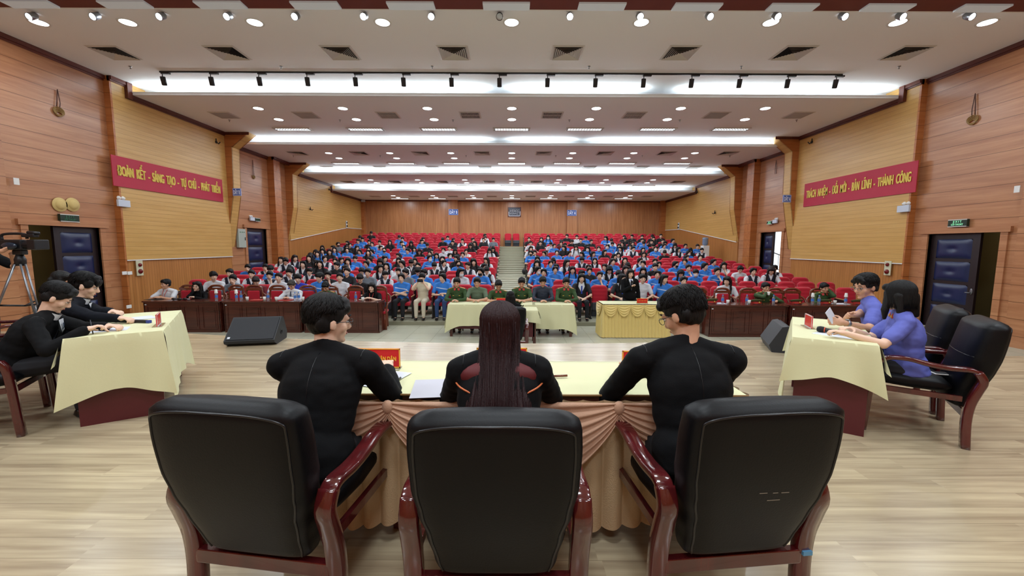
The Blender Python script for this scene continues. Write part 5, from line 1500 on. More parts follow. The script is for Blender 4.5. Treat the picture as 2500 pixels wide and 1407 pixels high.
for q in (-1, 1):
    s = MB()
    def fn(a, b):
        u = 4 * a * (1 - a); top = .775; low = .70 - .22 * u ** .8
        return (q * (hw + .05 + .03 * u * sin(b * pi * .8) + .01 * sin(b * pi * 9) * u ** .5), -hd + a * 2 * hd, top + (low - top) * b)
    s.grid(fn, 24, 40, M_gold); s.obj('swag', r)
# long wooden desks
def desk(x0, x1, y0, lb, n):
    W_ = x1 - x0; r = empty('wooden_desk', ((x0 + x1) / 2, y0, HALL), 0, lb, 'desk', 'dark panelled desks')
    h = W_ / 2
    m = MB(); m.box((-h, 0, .72), (h, .50, .755), M_desk, bev=.006); m.obj('desktop', r)
    m = MB(); m.box((-h + .03, .03, .0), (h - .03, .06, .72), M_desk); m.obj('front_board', r)
    for k in range(n):
        a = -h + .05 + k * (W_ - .1) / n; b = a + (W_ - .1) / n; q = MB()
        for (lo, hi) in (((a + .04, .018, .08), (b - .04, .032, .11)), ((a + .04, .018, .62), (b - .04, .032, .65)), ((a + .04, .018, .11), (a + .065, .032, .62)), ((b - .065, .018, .11), (b - .04, .032, .62))): q.box(lo, hi, M_desk)
        q.box((a + .09, .022, .14), (b - .09, .032, .59), M_desk); q.obj('front_panel', r)
    for q in (-1, 1):
        m = MB(); m.box((q * (h - .03) - .015, .03, 0), (q * (h - .03) + .015, .47, .72), M_desk); m.obj('side_board', r)
    m = MB(); m.box((-h + .03, .015, 0), (h - .03, .03, .06), M_desk); m.obj('kickboard', r)
    m = MB(); m.box((-h + .06, .014, .655), (-h + .10, .018, .675), M_paper); m.obj('label', r)
DY = 9.68
def dx(u, y=DY): return (u - 1250) / 1000 * (y * .9948 + 2.1 * .102)
for u0, u1, lb in ((352, 541, 'dark wooden desk nearest the fire alarm'), (547, 737, 'dark wooden desk behind the floor monitor, middle of three'), (741, 928, 'dark wooden desk ending beside the audience in blue')):
    desk(dx(u0), dx(u1), DY, lb, 4)
DY2 = 9.42
def dx2(u): return (u - 1250) / 1000 * (DY2 * .9948 + 2.1 * .102)
for u0, u1, lb in ((1729, 1921, 'dark wooden desk of the officer drinking from a cup'), (1926, 2120, 'dark wooden desk of the officer who rubs his eye')):
    desk(dx2(u0), dx2(u1), DY2, lb, 4)
# carved chairs with red pads
def carved_chair():
    r = empty('carved_chair', label='x', cat='chair')     # sitter faces -Y
    b = MB(); b.box((-.15, -.03, .52), (.15, .02, .93), M_redseat, bev=.03); b.obj('back_pad', r)
    f = MB()
    for q in (-1, 1): f.tube(sm([(q * .20, .06, 0), (q * .20, .03, .40), (q * .205, .02, .60), (q * .20, .04, .85), (q * .17, .06, 1.0)]), .024, M_chairw, 8)
    f.tube(sm([(-.19, .05, .98), (-.12, .05, 1.035), (0, .05, 1.05), (.12, .05, 1.035), (.19, .05, .98)]), .030, M_chairw, 8)
    f.box((-.20, .0, .94), (.20, .05, 1.0), M_chairw); f.box((-.2, .0, .46), (.2, .05, .51), M_chairw); f.obj('back_frame', r)
    s = MB(); s.box((-.25, -.46, .40), (.25, .02, .47), M_redseat, bev=.03); s.obj('seat', r)
    for q in (-1, 1):
        a = MB(); a.tube(sm([(q * .21, .04, .86), (q * .29, .0, .80), (q * .31, -.08, .68), (q * .30, -.26, .66), (q * .30, -.40, .66), (q * .27, -.43, .55), (q * .26, -.42, .40), (q * .25, -.43, 0)]), .022, M_chairw, 8); a.obj('armrest', r)
        a = MB(); a.tube([(q * .22, -.42, 0), (q * .22, -.42, .40)], .024, M_chairw, 8); a.obj('leg', r)
    return r
KC = carved_chair(); KT = reg(KC); first = True
CCY = DY + .80
lab = 'carved red-padded armchair %s'
cc = [(459, CCY, 'behind the desk nearest the fire alarm, first'), (528, CCY, 'next to the woman resting her chin'), (577, CCY, 'empty behind the joint between two desks'), (621, CCY, 'empty, two places from the man in white shirt and tie'), (678, CCY, 'empty beside the man in white shirt and tie'), (752, CCY, 'behind the man in white shirt and tie'), (806, CCY, 'behind the officer with bowed head'), (868, CCY, 'empty beside the woman in a black blouse'), (925, CCY, 'at the desk end by the woman in a black blouse'),
      (1706, CCY - .2, 'empty at the desk end by the gold-skirted table'), (1763, CCY - .2, 'behind the peaked cap and papers'), (1826, CCY - .2, 'beside the officer drinking from a cup'), (1893, CCY - .2, 'behind the officer drinking from a cup'), (1933, CCY - .2, 'empty between the two officers'), (1998, CCY - .2, 'behind the officer who rubs his eye')]
for u, y, l in cc:
    x = (u - 1250) / 1000 * (y * .995 + .15)
    if first: first = False; KC.location = (x, y, HALL); KC['label'] = lab % l; KC['group'] = 'carved chairs with red pads'
    else: copy_tree(KT, loc=(x, y, HALL), rz=rng.uniform(-.12, .12), label=lab % l, group='carved chairs with red pads')
# floor monitors
def monitor(p, rz, lb):
    r = empty('floor_monitor', p, rz, lb, 'loudspeaker')
    m = MB(); prof = [(-.20, 0), (.24, 0), (.28, .10), (.13, .37), (.06, .385), (-.31, .09), (-.30, .05)]
    m.prism(prof, -.34, .34, mat('cabinet_black', '26282C', .55), 0); m.obj('cabinet', r)
    g = MB(); T = Matrix.Translation((0, -.129, .238)) @ Matrix.Rotation(atan2(.295, .37), 4, 'X'); g.box((-.32, -.22, -.004), (.32, .215, .010), mat('speaker_grille', '1A1C22', .6, bump=.3, bscale=300), T=T, bev=.004); g.obj('grille', r)
    g = MB(); g.box((-.30, -.20, .008), (-.265, -.165, .013), M_paper, T=T); g.obj('badge', r)
    h = MB(); 
    for q in (-1, 1): h.lathe([(.001, 0), (.035, 0), (.035, .006), (.03, .008)], M_black, n=14, T=Matrix.Translation((q * .34, 0, .15)) @ Matrix.Rotation(q * pi / 2, 4, 'Y'), caps=False)
    h.obj('socket', r)
monitor((-4.0, 6.22, 0), radians(170) + pi, 'black wedge floor monitor in front of the middle desk') if False else monitor((-3.95, 6.25, 0), radians(12), 'black wedge floor monitor in front of the wooden desks, camcorder side')
monitor((4.08, 5.98, 0), radians(68), 'black wedge floor monitor behind the violet shirts side table')
# ------------------------------------------------------------------ people near the camera and at the tables
def loc_of(origin, rz, p):             # world point -> (x, f, z) of a person standing at origin with heading rz
    q = Matrix.Rotation(-rz, 3, 'Z') @ (V(p) - V(origin)); return (q.x, -q.y, q.z)
def person(origin, rz, label, pose, top='jacket', hair='S', tops=None, s=1.0, female=False, fine=True, skin=None, hmat=None, voxel=.0075, wh=None, topname='jacket', seated=True, hairkw=None, legs=True, legname='trousers', group=None, infl=1.0, collar=False, st=None):
    if wh: pose['hands'] = [loc_of(origin, rz, p) if len(p) == 3 and isinstance(p, (V, tuple)) else p for p in wh]
    ms = person_meshes(pose, top, hair, hmat, skin, voxel, fine, s, female, tops or [M_suit], legs, seated, infl, hairkw, collar)
    o = assemble(ms, origin, rz, label, topname, 'person', group, legname)
    if top == 'jacket' and fine and voxel < .01: jacket_seams(o, ms['top'], ms['info'])
    if fine and st:
        I = ms['info']; strands(o, I['H'], I['R'], I['hs'], hair, hmat or M_hair, st[0], st[1], st[2])
    return o, ms['info']
def collar_strip(o, info, m, w=.064, up=.052, name='shirt_collar'):
    nk, ax, fw, sx, s = (info[k] for k in ('nk', 'ax', 'fw', 'sx', 's')); g = MB()
    g.grid(lambda a, b: tuple(nk + (sx * cos(2 * pi * a) * (w - .006 * b) - fw * (sin(2 * pi * a) * (w - .004) * 1.0 - .010)) * s + ax * (.0 + up * b) * s), 24, 2, m); return g.obj(name, o)
def shirt_front(o, info, msh, mtie, name='shirt_front'):
    """white shirt triangle and tie showing between the lapels, lapels beside it"""
    nk, ax, fw, sx, s, ch = (info[k] for k in ('nk', 'ax', 'fw', 'sx', 's', 'ch')); P = lambda x, u, f: tuple(nk + sx * x * s - ax * u * s + fw * (f + .022) * s)
    g = MB(); g.raw([P(-.055, -.02, .06), P(.055, -.02, .06), P(.05, .06, .115), P(0, .27, .140), P(-.05, .06, .115)], [(0, 1, 2, 3, 4)], msh); g.obj(name, o)
    if mtie:
        g = MB(); g.raw([P(-.016, 0, .088), P(.016, 0, .088), P(.014, .03, .108), P(.03, .24, .152), P(0, .28, .152), P(-.03, .24, .152), P(-.014, .03, .108)], [(0, 1, 2, 6), (6, 2, 3, 4, 5)], mtie); g.obj('tie', o)
    g = MB()
    for q in (-1, 1):
        v = [P(q * .06, -.02, .055), P(q * .085, .05, .105), P(q * .095, .12, .128), P(q * .03, .27, .150), P(q * .005, .29, .150), P(q * .045, .07, .128)]
        g.raw(v + [tuple(V(p) + fw * .006) for p in v], [(0, 1, 2, 3, 4, 5), (6, 7, 8, 9, 10, 11)], info.get('lapm', M_suit))
    g.obj('lapel', o)
# ---- the three at the bench, backs to us
ZT = .752
o, inf = person((-.885, 1.74, 0), pi, 'man in black suit and glasses with smooth black hair, elbow on the bench', dict(hip=.545, lean=.17, yaw=-48, pitch=6, heads=-.0, headf=.045, curl=[.7, .8], pole=[(-.55, -.1, -1), (.7, -.2, -1)], hscale=1.0, shw=1.08, colh=1.0),
    wh=[(-.70, 2.25, ZT + .05), (-.86, 2.26, ZT + .05)], st=(1, 1900, 0), hairkw=dict(rough=.002, seed=2), skin=M_skin2)
glasses(o, inf)
o, inf = person((-.055, 1.70, 0), pi, 'person in black robe with red yoke and very long maroon-brown hair', dict(hip=.535, lean=.13, pitch=10, headf=.04, curl=.6, pole=[(-.7, -.1, -1), (.7, -.1, -1)], shw=1.04),
    wh=[(.12, 2.22, ZT + .05), (-.22, 2.22, ZT + .05)], hair='P', hmat=M_hairj, female=True, s=.98, topname='robe', infl=1.5)
nk, ax, fw, sx = inf['nk'], inf['ax'], inf['fw'], inf['sx']
y = MB(); Rr = Matrix((sx, -fw, ax)).transposed(); y.ell(nk - ax * .062, (.198, .112, .082), M_robe_red, 24, 14, R=Rr); y.obj('yoke', o)
y = MB()
for q in (-1, 1): y.tube(sm([tuple(nk - ax * .085 + sx * q * .205 - fw * .0), tuple(nk - ax * .115 + sx * q * .165 - fw * .088), tuple(nk - ax * .150 + sx * q * .09 - fw * .118), tuple(nk - ax * .185 + sx * q * .02 - fw * .122)]), .004, M_robe_trim, 6)
y.obj('piping', o)
# long straight hair as one falling sheet with combed ridges, plus loose strands
H, R, hs = inf['H'], inf['R'], inf['hs']
def longhair(a, b, lift=0):
    th = radians(-118 + 236 * a)        # 0 = straight back
    Hc = H + V((0, .012, .035))
    rid = .0013 * sin(a * 210 + 4 * sin(b * 3)) + .0008 * sin(a * 527 + b * 6)
    if b < .25:
        t = b / .25 * pi / 2; rx, ry, rz_ = .093, .104, .088
        p = Hc + V((rx * sin(t) * sin(th), ry * sin(t) * cos(th), rz_ * cos(t)))
        p += (p - Hc).normalized() * (rid + lift)
    else:
        t = (b - .25) / .75; L_ = .50 + .025 * sin(a * 9) + .012 * sin(a * 61); f = min(1, t * 1.5); f = f * f * (3 - 2 * f)
        u = th / radians(118)
        x = (.093 * sin(th)) * (1 - f) + (.100 + .060 * t) * u * f
        yb = .104 * max(cos(th), -.15); ybk = (nk.y + .150 + .15 * max(0, (t - .25) / .75) - Hc.y) - 1.6 * x * x
        if abs(u) > .80: ybk -= .05 * (abs(u) - .8) / .2
        p = Hc + V((x, yb * (1 - f) + ybk * f, -t * L_)); p += V((sin(th) * .5, 1, 0)) * (rid * (1 + t) + lift)
    return tuple(p)
for c_ in list(o.children):
    if c_.name.startswith('hair'): bpy.data.objects.remove(c_)
hb = MB(); hb.grid(longhair, 260, 46, M_hairj)
hb.grid(lambda a, b: longhair(a, b, -.012), 60, 24, M_hairj)
rr = random.Random(5)
for i in range(110):
    a0 = rr.uniform(.02, .98); da = rr.uniform(-.03, .03); b0 = rr.uniform(.2, .6); lf = rr.uniform(.001, .007)
    hb.tube([longhair(min(.999, max(0, a0 + da * k / 8)), b0 + (1.0 - b0) * k / 8, lf * k / 8) for k in range(9)], .0011, M_hairj, 3)
hb.obj('hair', o)
o, inf = person((.825, 1.75, 0), pi, 'man in black suit with wavy black hair and red ear looking down at the bench', dict(hip=.56, lean=.16, yaw=38, pitch=26, headf=.05, curl=[.7, .8], pole=[(-.7, -.2, -1), (.75, -.1, -1)], hscale=1.02, shw=1.12, colh=1.0),
    wh=[(.86, 2.27, ZT + .05), (.63, 2.25, ZT + .05)], st=(2, 1900, .05), hairkw=dict(rough=.008, seed=5, hfreq=38), s=1.03)
glasses(o, inf)
# ---- the two men in suits at the side table
fz = radians(33.6); rzL = fz + pi / 2
o, inf = person((-4.14, 3.27, 0), rzL, 'man in black suit with short hair writing with a pen at the side table', dict(lean=.26, pitch=36, yaw=4, headf=.07, curl=[.95, .55], pole=[(-1, -.3, -1), (1, -.3, -1)], hscale=1.02),
    wh=[at(206, 808, Z=.79), at(258, 797, Z=.79)], hairkw=dict(rough=.003, seed=3), skin=M_skin2, st=(3, 1500, 0))
inf['lapm'] = M_suit; collar_strip(o, inf, M_whitesh); shirt_front(o, inf, M_whitesh, M_tiedark)
pp = at(222, 805, Z=.79); m = MB(); m.tube([pp + V((.035, -.02, -.033)), pp + V((-.03, .03, .075))], .004, M_frame, 8); tag(m.obj('pen'), 'dark pen in the hand of the man writing at the side table', 'pen')
o, inf = person((-4.50, 3.95, 0), rzL, 'man in black suit and blue tie with thick fringe reading at the side table', dict(lean=.20, pitch=20, headf=.06, curl=.7, pole=[(-1, -.3, -1), (1, -.3, -1)], hscale=1.06),
    wh=[at(296, 779, Z=.80), at(306, 770, Z=.82)], hair='F', hairkw=dict(rough=.004, seed=8), skin=M_skin2, tops=[M_suitn], st=(4, 1500, .03))
inf['lapm'] = M_suitn; collar_strip(o, inf, M_whitesh); shirt_front(o, inf, M_whitesh, M_tie)
o, inf = person((-5.36, 4.66, 0), rzL, 'person with long black hair mostly hidden behind the two men in suits', dict(lean=.12, pitch=16, yaw=-14), hair='L', female=True, fine=True, voxel=.012, s=.94, tops=[M_suit])
# ---- the two in violet shirts
rzR = radians(145.6) + pi / 2
o, inf = person((3.30, 3.33, 0), rzR, 'woman in violet shirt with black bob turned away, dark skirt and heels', dict(lean=.07, yaw=-58, pitch=6, curl=[.7, .75], pole=[(-.8, -.3, -1), (.8, -.3, -1)], headf=.03, ankles=[(-.08, .36, .10), (.08, .30, .12)], knees=[(-.08, .42, .49), (.08, .42, .49)], hscale=1.0),
    wh=[at(2085, 806, Z=.80), at(2066, 815, Z=.80)], hair='B', top='short', tops=[M_violet], female=True, s=.96, topname='shirt', skin=M_skin2, infl=1.5, hairkw=dict(rough=.003, seed=4), collar=True, st=(5, 1500, 0))
nk, ax, fw, sx = inf['nk'], inf['ax'], inf['fw'], inf['sx']
for q in (-1, 1):
    e = MB(); e.ell(nk + sx * q * .045 + fw * .055 - ax * .006, (.026, .016, .030), M_epred, 10, 8); e.ell(nk + sx * q * .045 + fw * .068 - ax * .006, (.012, .01, .014), M_epau, 8, 6); e.obj('collar_badge', o)
o, inf = person((3.72, 3.98, 0), rzR, 'man in violet shirt with curly black hair and glasses holding a paper', dict(lean=.16, yaw=42, pitch=12, curl=[.8, .8], pole=[(-.8, -.3, -1), (.8, -.3, -1)], headf=.05, palm=[(.9, 0, -.3), (-.9, 0, -.3)], hscale=1.03),
    wh=[at(2056, 783, Z=.83), at(2062, 789, Z=.81)], hair='S', top='short', tops=[M_violet], s=1.02, topname='shirt', hairkw=dict(rough=.009, seed=9, hfreq=42), infl=1.4, collar=True, st=(6, 1500, .10))
glasses(o, inf, M_metal)
a, e, wr = inf['arms'][1]; d = (wr - e).normalized(); m = MB()
q = d.to_track_quat('Z', 'Y').to_matrix().to_4x4(); m.lathe([(.030, -.012), (.034, -.010), (.034, .010), (.030, .012)], M_metal, n=18, T=Matrix.Translation(wr - d * .03) @ q, caps=False)
m.lathe([(.001, .0), (.018, .0), (.018, .009), (.001, .009)], M_metal, n=16, T=Matrix.Translation(wr - d * .03 + V((0, 0, .031)))); w_ = m.obj('wristwatch'); w_.matrix_world = o.matrix_basis; w_.location = o.location; w_.rotation_euler = o.rotation_euler; tag(w_, 'silver wristwatch on the arm of the man holding a paper', 'watch')
# ---- person facing the officers
o, inf = person((-.03, 8.12, HALL), pi, 'person in black with long straight black hair facing the officers, seen from behind', dict(lean=.10, pitch=8, hands=[(-.07, .36, .78), (.07, .36, .78)]), hair='L', female=True, voxel=.012, s=.94, top='long', topname='shirt', hairkw=dict(length=.42))
# ---- six at the officers' table
def stool(p, lb):
    r = empty('stool', p, 0, lb, 'stool', 'stools hidden behind the covered tables'); m = MB(); m.box((-.17, -.17, .40), (.17, .17, .44), M_dkwood, bev=.01); m.obj('seat', r)
    for a in (-1, 1):
        for b in (-1, 1): m = MB(); m.box((a * .14 - .015, b * .14 - .015, 0), (a * .14 + .015, b * .14 + .015, .40), M_dkwood); m.obj('leg', r)
def epaulettes(o, inf, s=1.0):
    nk, ax, fw, sx = inf['nk'], inf['ax'], inf['fw'], inf['sx']
    for q in (-1, 1):
        e = MB(); c = nk + sx * q * .135 * s + ax * .022 * s; T = Matrix.Translation(c) @ Matrix((sx, -fw, ax)).transposed().to_4x4() @ Matrix.Rotation(q * .28, 4, 'Y')
        e.box((-.065, -.026, -.004), (.065, .026, .010), M_epred, T=T, bev=.003); e.box((-.062, -.018, .010), (.062, .018, .013), M_epau, T=T); e.obj('epaulette', o)
        e = MB(); e.raw([tuple(nk + V(p)) for p in ((q * .02, -.066, .03), (q * .075, -.05, .025), (q * .07, -.085, -.03), (q * .025, -.10, -.02))], [(0, 1, 2, 3)], M_epred); e.obj('collar', o)
    b = MB()
    for q in (-1, 1): b.box(tuple(nk + V((q * .075 - .018, -.135, -.155))), tuple(nk + V((q * .075 + .018, -.125, -.143))), M_epau)
    b.obj('name_badge', o)
M_gtee = mat('grey_green_tee', '5C6E58', .85); M_navj = mat('dark_navy_jacket', '222B3C', .7)
OF = [(1115.5, 692.7, 'long', M_greenu, 'officer in green with low fringe, first from the camcorder side', dict(pitch=14), 0), (1165, 692.7, 'short', M_gtee, 'man in grey-green T-shirt with glasses and a dark wristwatch', dict(pitch=6), 1),
      (1217, 699, 'short', M_greenu, 'officer with glasses and bowed head beside the red plate', dict(pitch=28, yaw=8), 1), (1273.5, 693, 'short', M_greenu, 'officer in short sleeves with steepled fingers', dict(pitch=22), 0),
      (1325, 690.5, 'long', M_navj, 'man in dark navy jacket between two officers', dict(pitch=22), 0), (1382, 693, 'long', M_greenu, 'officer in green at the table end beside the black suits', dict(pitch=14), 0)]
for u, v, top, m, lb, ps, gl in OF:
    Y = 10.17; p = at(u, v, Y=Y - .12); hz = p.z - HALL
    ps = dict(ps, lean=.10, hip=.50 + (hz - 1.09), hands=[(-.035, .44, .80), (.035, .45, .80)], fdir=[(.9, .5, .1), (-.9, .5, .1)], curl=1.0, pole=[(-1, .1, -.5), (1, .1, -.5)], hscale=1.05, legmat=M_greenu if m is M_greenu else M_pants)
    o, inf = person((p.x, Y, HALL), 0, lb, ps, top, 'S', [m], s=.99, voxel=.011, skin=M_skin, topname='shirt', hairkw=dict(rough=.004, seed=int(u)), infl=1.25)
    if m is M_greenu: epaulettes(o, inf)
    if gl: glasses(o, inf, M_metal if 'T-shirt' in lb else M_frame)
    if 'wristwatch' in lb: pass
    stool((p.x, Y, HALL), 'dark stool under the ' + ' '.join(lb.split()[:7]))
# ---- behind the wooden desks
DP = [(406, 696, 'short', M_whitesh, 'man in white polo with red lanyard at the end of the desks', dict(yaw=-24, pitch=2, side=0), 'S', 10.44),
      (482, 700, 'long', M_suit, 'woman in black with glasses resting her chin on her hand', dict(yaw=10, pitch=-2, hands=[(-.03, .17, .96), (.10, .36, .80)], fdir=[(.1, -.1, 1), None], roll=8, pole=[(-.5, .7, -1), (1, .1, -.5)]), 'L', 10.44),
      (713, 698, 'long', M_whitesh, 'grey-haired man in white shirt and dark tie looking at his phone', dict(pitch=32), 'S', 10.44),
      (796, 702, 'long', M_greenu, 'officer in green with bowed head beside the man in white shirt', dict(pitch=38), 'S', 10.44),
      (908, 703, 'short', M_suit, 'woman in black blouse and red lanyard with clasped hands', dict(pitch=4), 'L', 10.44),
      (1868, 704, 'long', M_greenu, 'officer in green drinking from a white paper cup', dict(pitch=8, hands=[(-.02, .20, .98), (.16, .36, .80)], fdir=[(.8, .1, .4), None]), 'S', 10.22),
      (2011, 705, 'long', M_greenu, 'officer in green rubbing his eye at the far end of the desks', dict(pitch=10, roll=-6, hands=[(-.10, .36, .80), (.07, .16, 1.08)], fdir=[None, (-.2, .1, 1)], pole=[(-1, .1, -.5), (.3, .8, -1)]), 'S', 10.22)]
for u, v, top, m, lb, ps, hr, Y in DP:
    p = at(u, v, Y=Y - .12); hz = p.z - HALL; fem = hr == 'L'
    base = dict(lean=.10, hip=.50 + max(-.06, hz - 1.09), hands=[(-.05, .38, .80), (.05, .39, .80)], curl=.9, pole=[(-1, .1, -.5), (1, .1, -.5)], hscale=1.03, legmat=M_greenu if m is M_greenu else M_pants); base.update(ps)
    o, inf = person((p.x, Y, HALL), 0, lb, base, top, hr, [m], s=.96 if fem else .99, female=fem, voxel=.011, hmat=M_hairg if 'grey-haired' in lb else None, topname='shirt', hairkw=dict(rough=.005, seed=int(u)), infl=1.2, skin=M_skin2 if fem else M_skin)
    if m is M_greenu: epaulettes(o, inf)
    nk = inf['nk']
    if 'lanyard' in lb:
        g = MB(); g.tube([nk + V((-.05, -.06, .02)), nk + V((-.03, -.13, -.10)), nk + V((0, -.15, -.28)), nk + V((.03, -.13, -.10)), nk + V((.05, -.06, .02))], .006, M_epred, 6); g.obj('lanyard', o)
    if 'tie' in lb:
        g = MB(); g.raw([tuple(nk + V(q)) for q in ((-.014, -.095, .0), (.014, -.095, .0), (.03, -.158, -.26), (0, -.16, -.30), (-.03, -.158, -.26))], [(0, 1, 2, 3, 4)], M_tiedark); g.obj('tie', o)
    if 'glasses' in lb: glasses(o, inf)
    if 'phone' in lb:
        g = MB(); g.box((p.x - .04, Y - .47, HALL + .80), (p.x + .04, Y - .38, HALL + .81), M_black, bev=.003); tag(g.obj('phone'), 'black phone in the hands of the grey-haired man', 'phone')
    if 'paper cup' in lb:
        g = MB(); g.lathe([(.026, 0), (.036, .085), (.034, .085), (.025, .004)], M_cup, n=16, caps=False); c = g.obj('paper_cup'); c.location = (p.x + .02, Y - .24, HALL + .93); tag(c, 'white paper cup held by the drinking officer', 'cup')
# ---- the woman who stands and speaks
o, inf = person((2.92, 10.12, HALL), 0, 'woman standing in black suit and blue tie speaking into a microphone', dict(lean=.0, pitch=6, hands=[(-.02, .20, 1.13), (.24, .04, .72)], fdir=[(.7, .3, .6), (0, .1, -1)], curl=[1.2, .4], pole=[(-1, -.2, -1), (.6, -1, 0)]), seated=False, hair='L', female=True, voxel=.010, s=.93, hairkw=dict(length=.30, seed=3), skin=M_skin2)
shirt_front(o, inf, M_whitesh, M_tie)
def mic(p, q, lb, rim=True):
    p, q = V(p), V(q); d = (q - p).normalized(); L_ = (q - p).length; T = Matrix.Translation(p) @ d.to_track_quat('Z', 'Y').to_matrix().to_4x4()
    r = empty('microphone', (0, 0, 0), 0, lb, 'microphone'); m = MB(); m.lathe([(.014, 0), (.015, .01), (.019, L_ - .07), (.021, L_ - .055)], M_black, n=16, T=T); m.obj('handle', r)
    m = MB(); m.lathe([(.021, L_ - .055), (.027, L_ - .045), (.028, L_ - .02), (.020, L_), (.001, L_ + .005)], mat('mic_grille', '1C1C20', .5, metal=.5, bump=.5, bscale=400), n=16, T=T, caps=False); m.obj('grille', r)
    if rim: m = MB(); m.lathe([(.0235, L_ - .06), (.0235, L_ - .052)], mat('orange_ring', 'C8502A', .5), n=16, T=T, caps=False); m.obj('ring', r)
mic((2.905, 9.90, HALL + 1.06), (2.915, 9.93, HALL + 1.27), 'black microphone held by the standing woman', False)
# ---- camera operator, camcorder and tripod
cp = at(45, 597, Y=5.2)
CX, CYY, CZZ = cp.x, 5.2, cp.z
o, inf = person((CX - .62, 5.22, 0), pi / 2, 'camera operator in black at the picture edge with bare arms reaching to the camcorder', dict(lean=.03, pitch=-4, curl=[.9, .9], pole=[(-.6, -.2, -1), (.6, -.2, -1)], fdir=[(.3, .6, .6), (0, 1, .2)]),
    wh=[(CX - .03, 5.10, CZZ - .07), (CX - .22, 5.30, CZZ - .12)], seated=False, top='short', tops=[M_suit], voxel=.010, topname='shirt', s=1.0)
r = empty('camcorder', (CX, CYY, CZZ), 0, 'black video camcorder with a long top handle on a tripod', 'camcorder')
m = MB(); m.box((-.26, -.06, -.07), (.10, .06, .06), M_black, bev=.015); m.obj('camera_body', r)
m = MB(); m.lathe([(.05, 0), (.058, .02), (.058, .10), (.066, .11), (.066, .16)], M_black, n=20, T=Matrix.Translation((.09, 0, -.005)) @ Matrix.Rotation(pi / 2, 4, 'Y')); m.box((.20, -.085, -.065), (.30, .085, .060), M_black, bev=.01); m.obj('lens_hood', r)
m = MB(); m.tube(sm([(-.20, 0, .06), (-.19, 0, .12), (-.05, 0, .135), (.10, 0, .125), (.12, 0, .07)]), .016, M_black, 8); m.obj('top_handle', r)
m = MB(); m.box((.08, -.035, .09), (.24, .035, .135), M_black, bev=.01); m.tube([(.14, 0, .15), (.27, 0, .14)], .022, M_black, 10); m.obj('microphone_holder', r)
m = MB(); m.ell((-.02, -.085, -.02), (.10, .028, .045), mat('grip_gloss', '202A38', .15), 16, 10); m.obj('hand_grip', r)
m = MB(); m.box((-.36, -.035, .0), (-.24, .035, .06), M_black, bev=.01); m.obj('viewfinder', r)
r = empty('tripod', (CX, CYY, 0), 0, 'black and grey tripod carrying the camcorder', 'tripod')
hz = CZZ - .07
m = MB(); m.box((-.05, -.04, hz - .06), (.07, .04, hz - .0), M_black, bev=.01); m.lathe([(.05, 0), (.055, .08), (.035, .14)], M_black, (0, 0, hz - .20), 16); m.tube([(0, 0, hz - .08), (-.25, .12, hz - .22)], .012, M_black, 8); m.obj('tripod_head', r)
for k, a in enumerate((radians(-20), radians(120), radians(235))):
    d = V((cos(a), sin(a), 0)); m = MB(); t0 = V((0, 0, hz - .18)) + d * .05; t1 = V((0, 0, .02)) + d * .46; md = t0.lerp(t1, .52); sd_ = V((-d.y, d.x, 0)) * .022
    m.tube([t0 + sd_, md + sd_], .011, M_metal, 8); m.tube([t0 - sd_, md - sd_], .011, M_metal, 8); m.tube([md - (t1 - t0) * .06, t1], .013, M_metal, 8); m.ell(tuple(md), (.04, .04, .03), M_black, 10, 6); m.ell(tuple(t1), (.03, .03, .02), M_black, 8, 6); m.obj('leg', r)
m = MB(); rr_ = .22
for k in range(3):
    a = (radians(-20), radians(120), radians(235))[k]; m.tube([(0, 0, hz * .5), (rr_ * cos(a), rr_ * sin(a), hz * .52)], .012, M_black, 8)
m.obj('spreader', r)

# ------------------------------------------------------------------ small things on the tables
def plate_sign(p, rz, w, h, txt, lb, size=.036, base=True, bord=M_platelet):
    r = empty('name_plate', p, rz, lb, 'name plate')
    m = MB(); m.box((-w / 2, -.003, .006), (w / 2, .003, h), M_redsign); m.obj('board', r)
    m = MB(); b = .006
    for q in (-1, 1):
        for (lo, hi) in (((-w / 2, 0, .006), (w / 2, 0, .006 + b)), ((-w / 2, 0, h - b), (w / 2, 0, h)), ((-w / 2, 0, .006), (-w / 2 + b, 0, h)), ((w / 2 - b, 0, .006), (w / 2, 0, h))):
            m.box((lo[0], q * .0045 - .001, lo[2]), (hi[0], q * .0045 + .001, hi[2]), bord)
    m.obj('border', r)
    if txt: text(txt, size, M_platelet, r, (0, -.0055, h * .48), FRONT, .70, .03)
    if base: m = MB(); m.box((-w / 2, -.035, 0), (w / 2, .035, .006), M_acryl); m.obj('stand', r)
    return r
zt = .752
plate_sign((-.835, 2.44, zt), 0, .31, .125, 'HỘI THẨM NHÂN DÂN', 'red HỘI THẨM NHÂN DÂN plate by the man resting his elbow')
plate_sign((-.06, 2.47, zt), 0, .31, .125, '', 'red name plate mostly hidden behind the long maroon hair')
plate_sign((.82, 2.41, zt), 0, .31, .125, 'HỘI THẨM NHÂN DÂN', 'red name plate beginning HỘI TH beside the man with wavy hair')
def sheet(p, rz, w, h, lb, name='paper_sheet', m=None, t=.0015, cat='paper'):
    g = MB(); g.box((-w / 2, -h / 2, 0), (w / 2, h / 2, t), m or M_paper); o = g.obj(name); o.location = p; o.rotation_euler = (0, 0, rz); return tag(o, lb, cat)
p = at(1052, 948, Z=zt); sheet((p.x, p.y, zt), .12, .19, .28, 'grey-white sheet on the bench beside the long maroon-brown hair', m=mat('paper_grey', 'BDBCC6', .8))
p = at(935, 925, Z=zt); sheet((p.x, p.y, zt), -.3, .20, .28, 'white printed sheet under the elbow of the man with glasses')
p = at(1545, 917, Z=zt); sheet((p.x, p.y, zt), .2, .14, .10, 'white folded paper before the plate beginning HỘI TH')
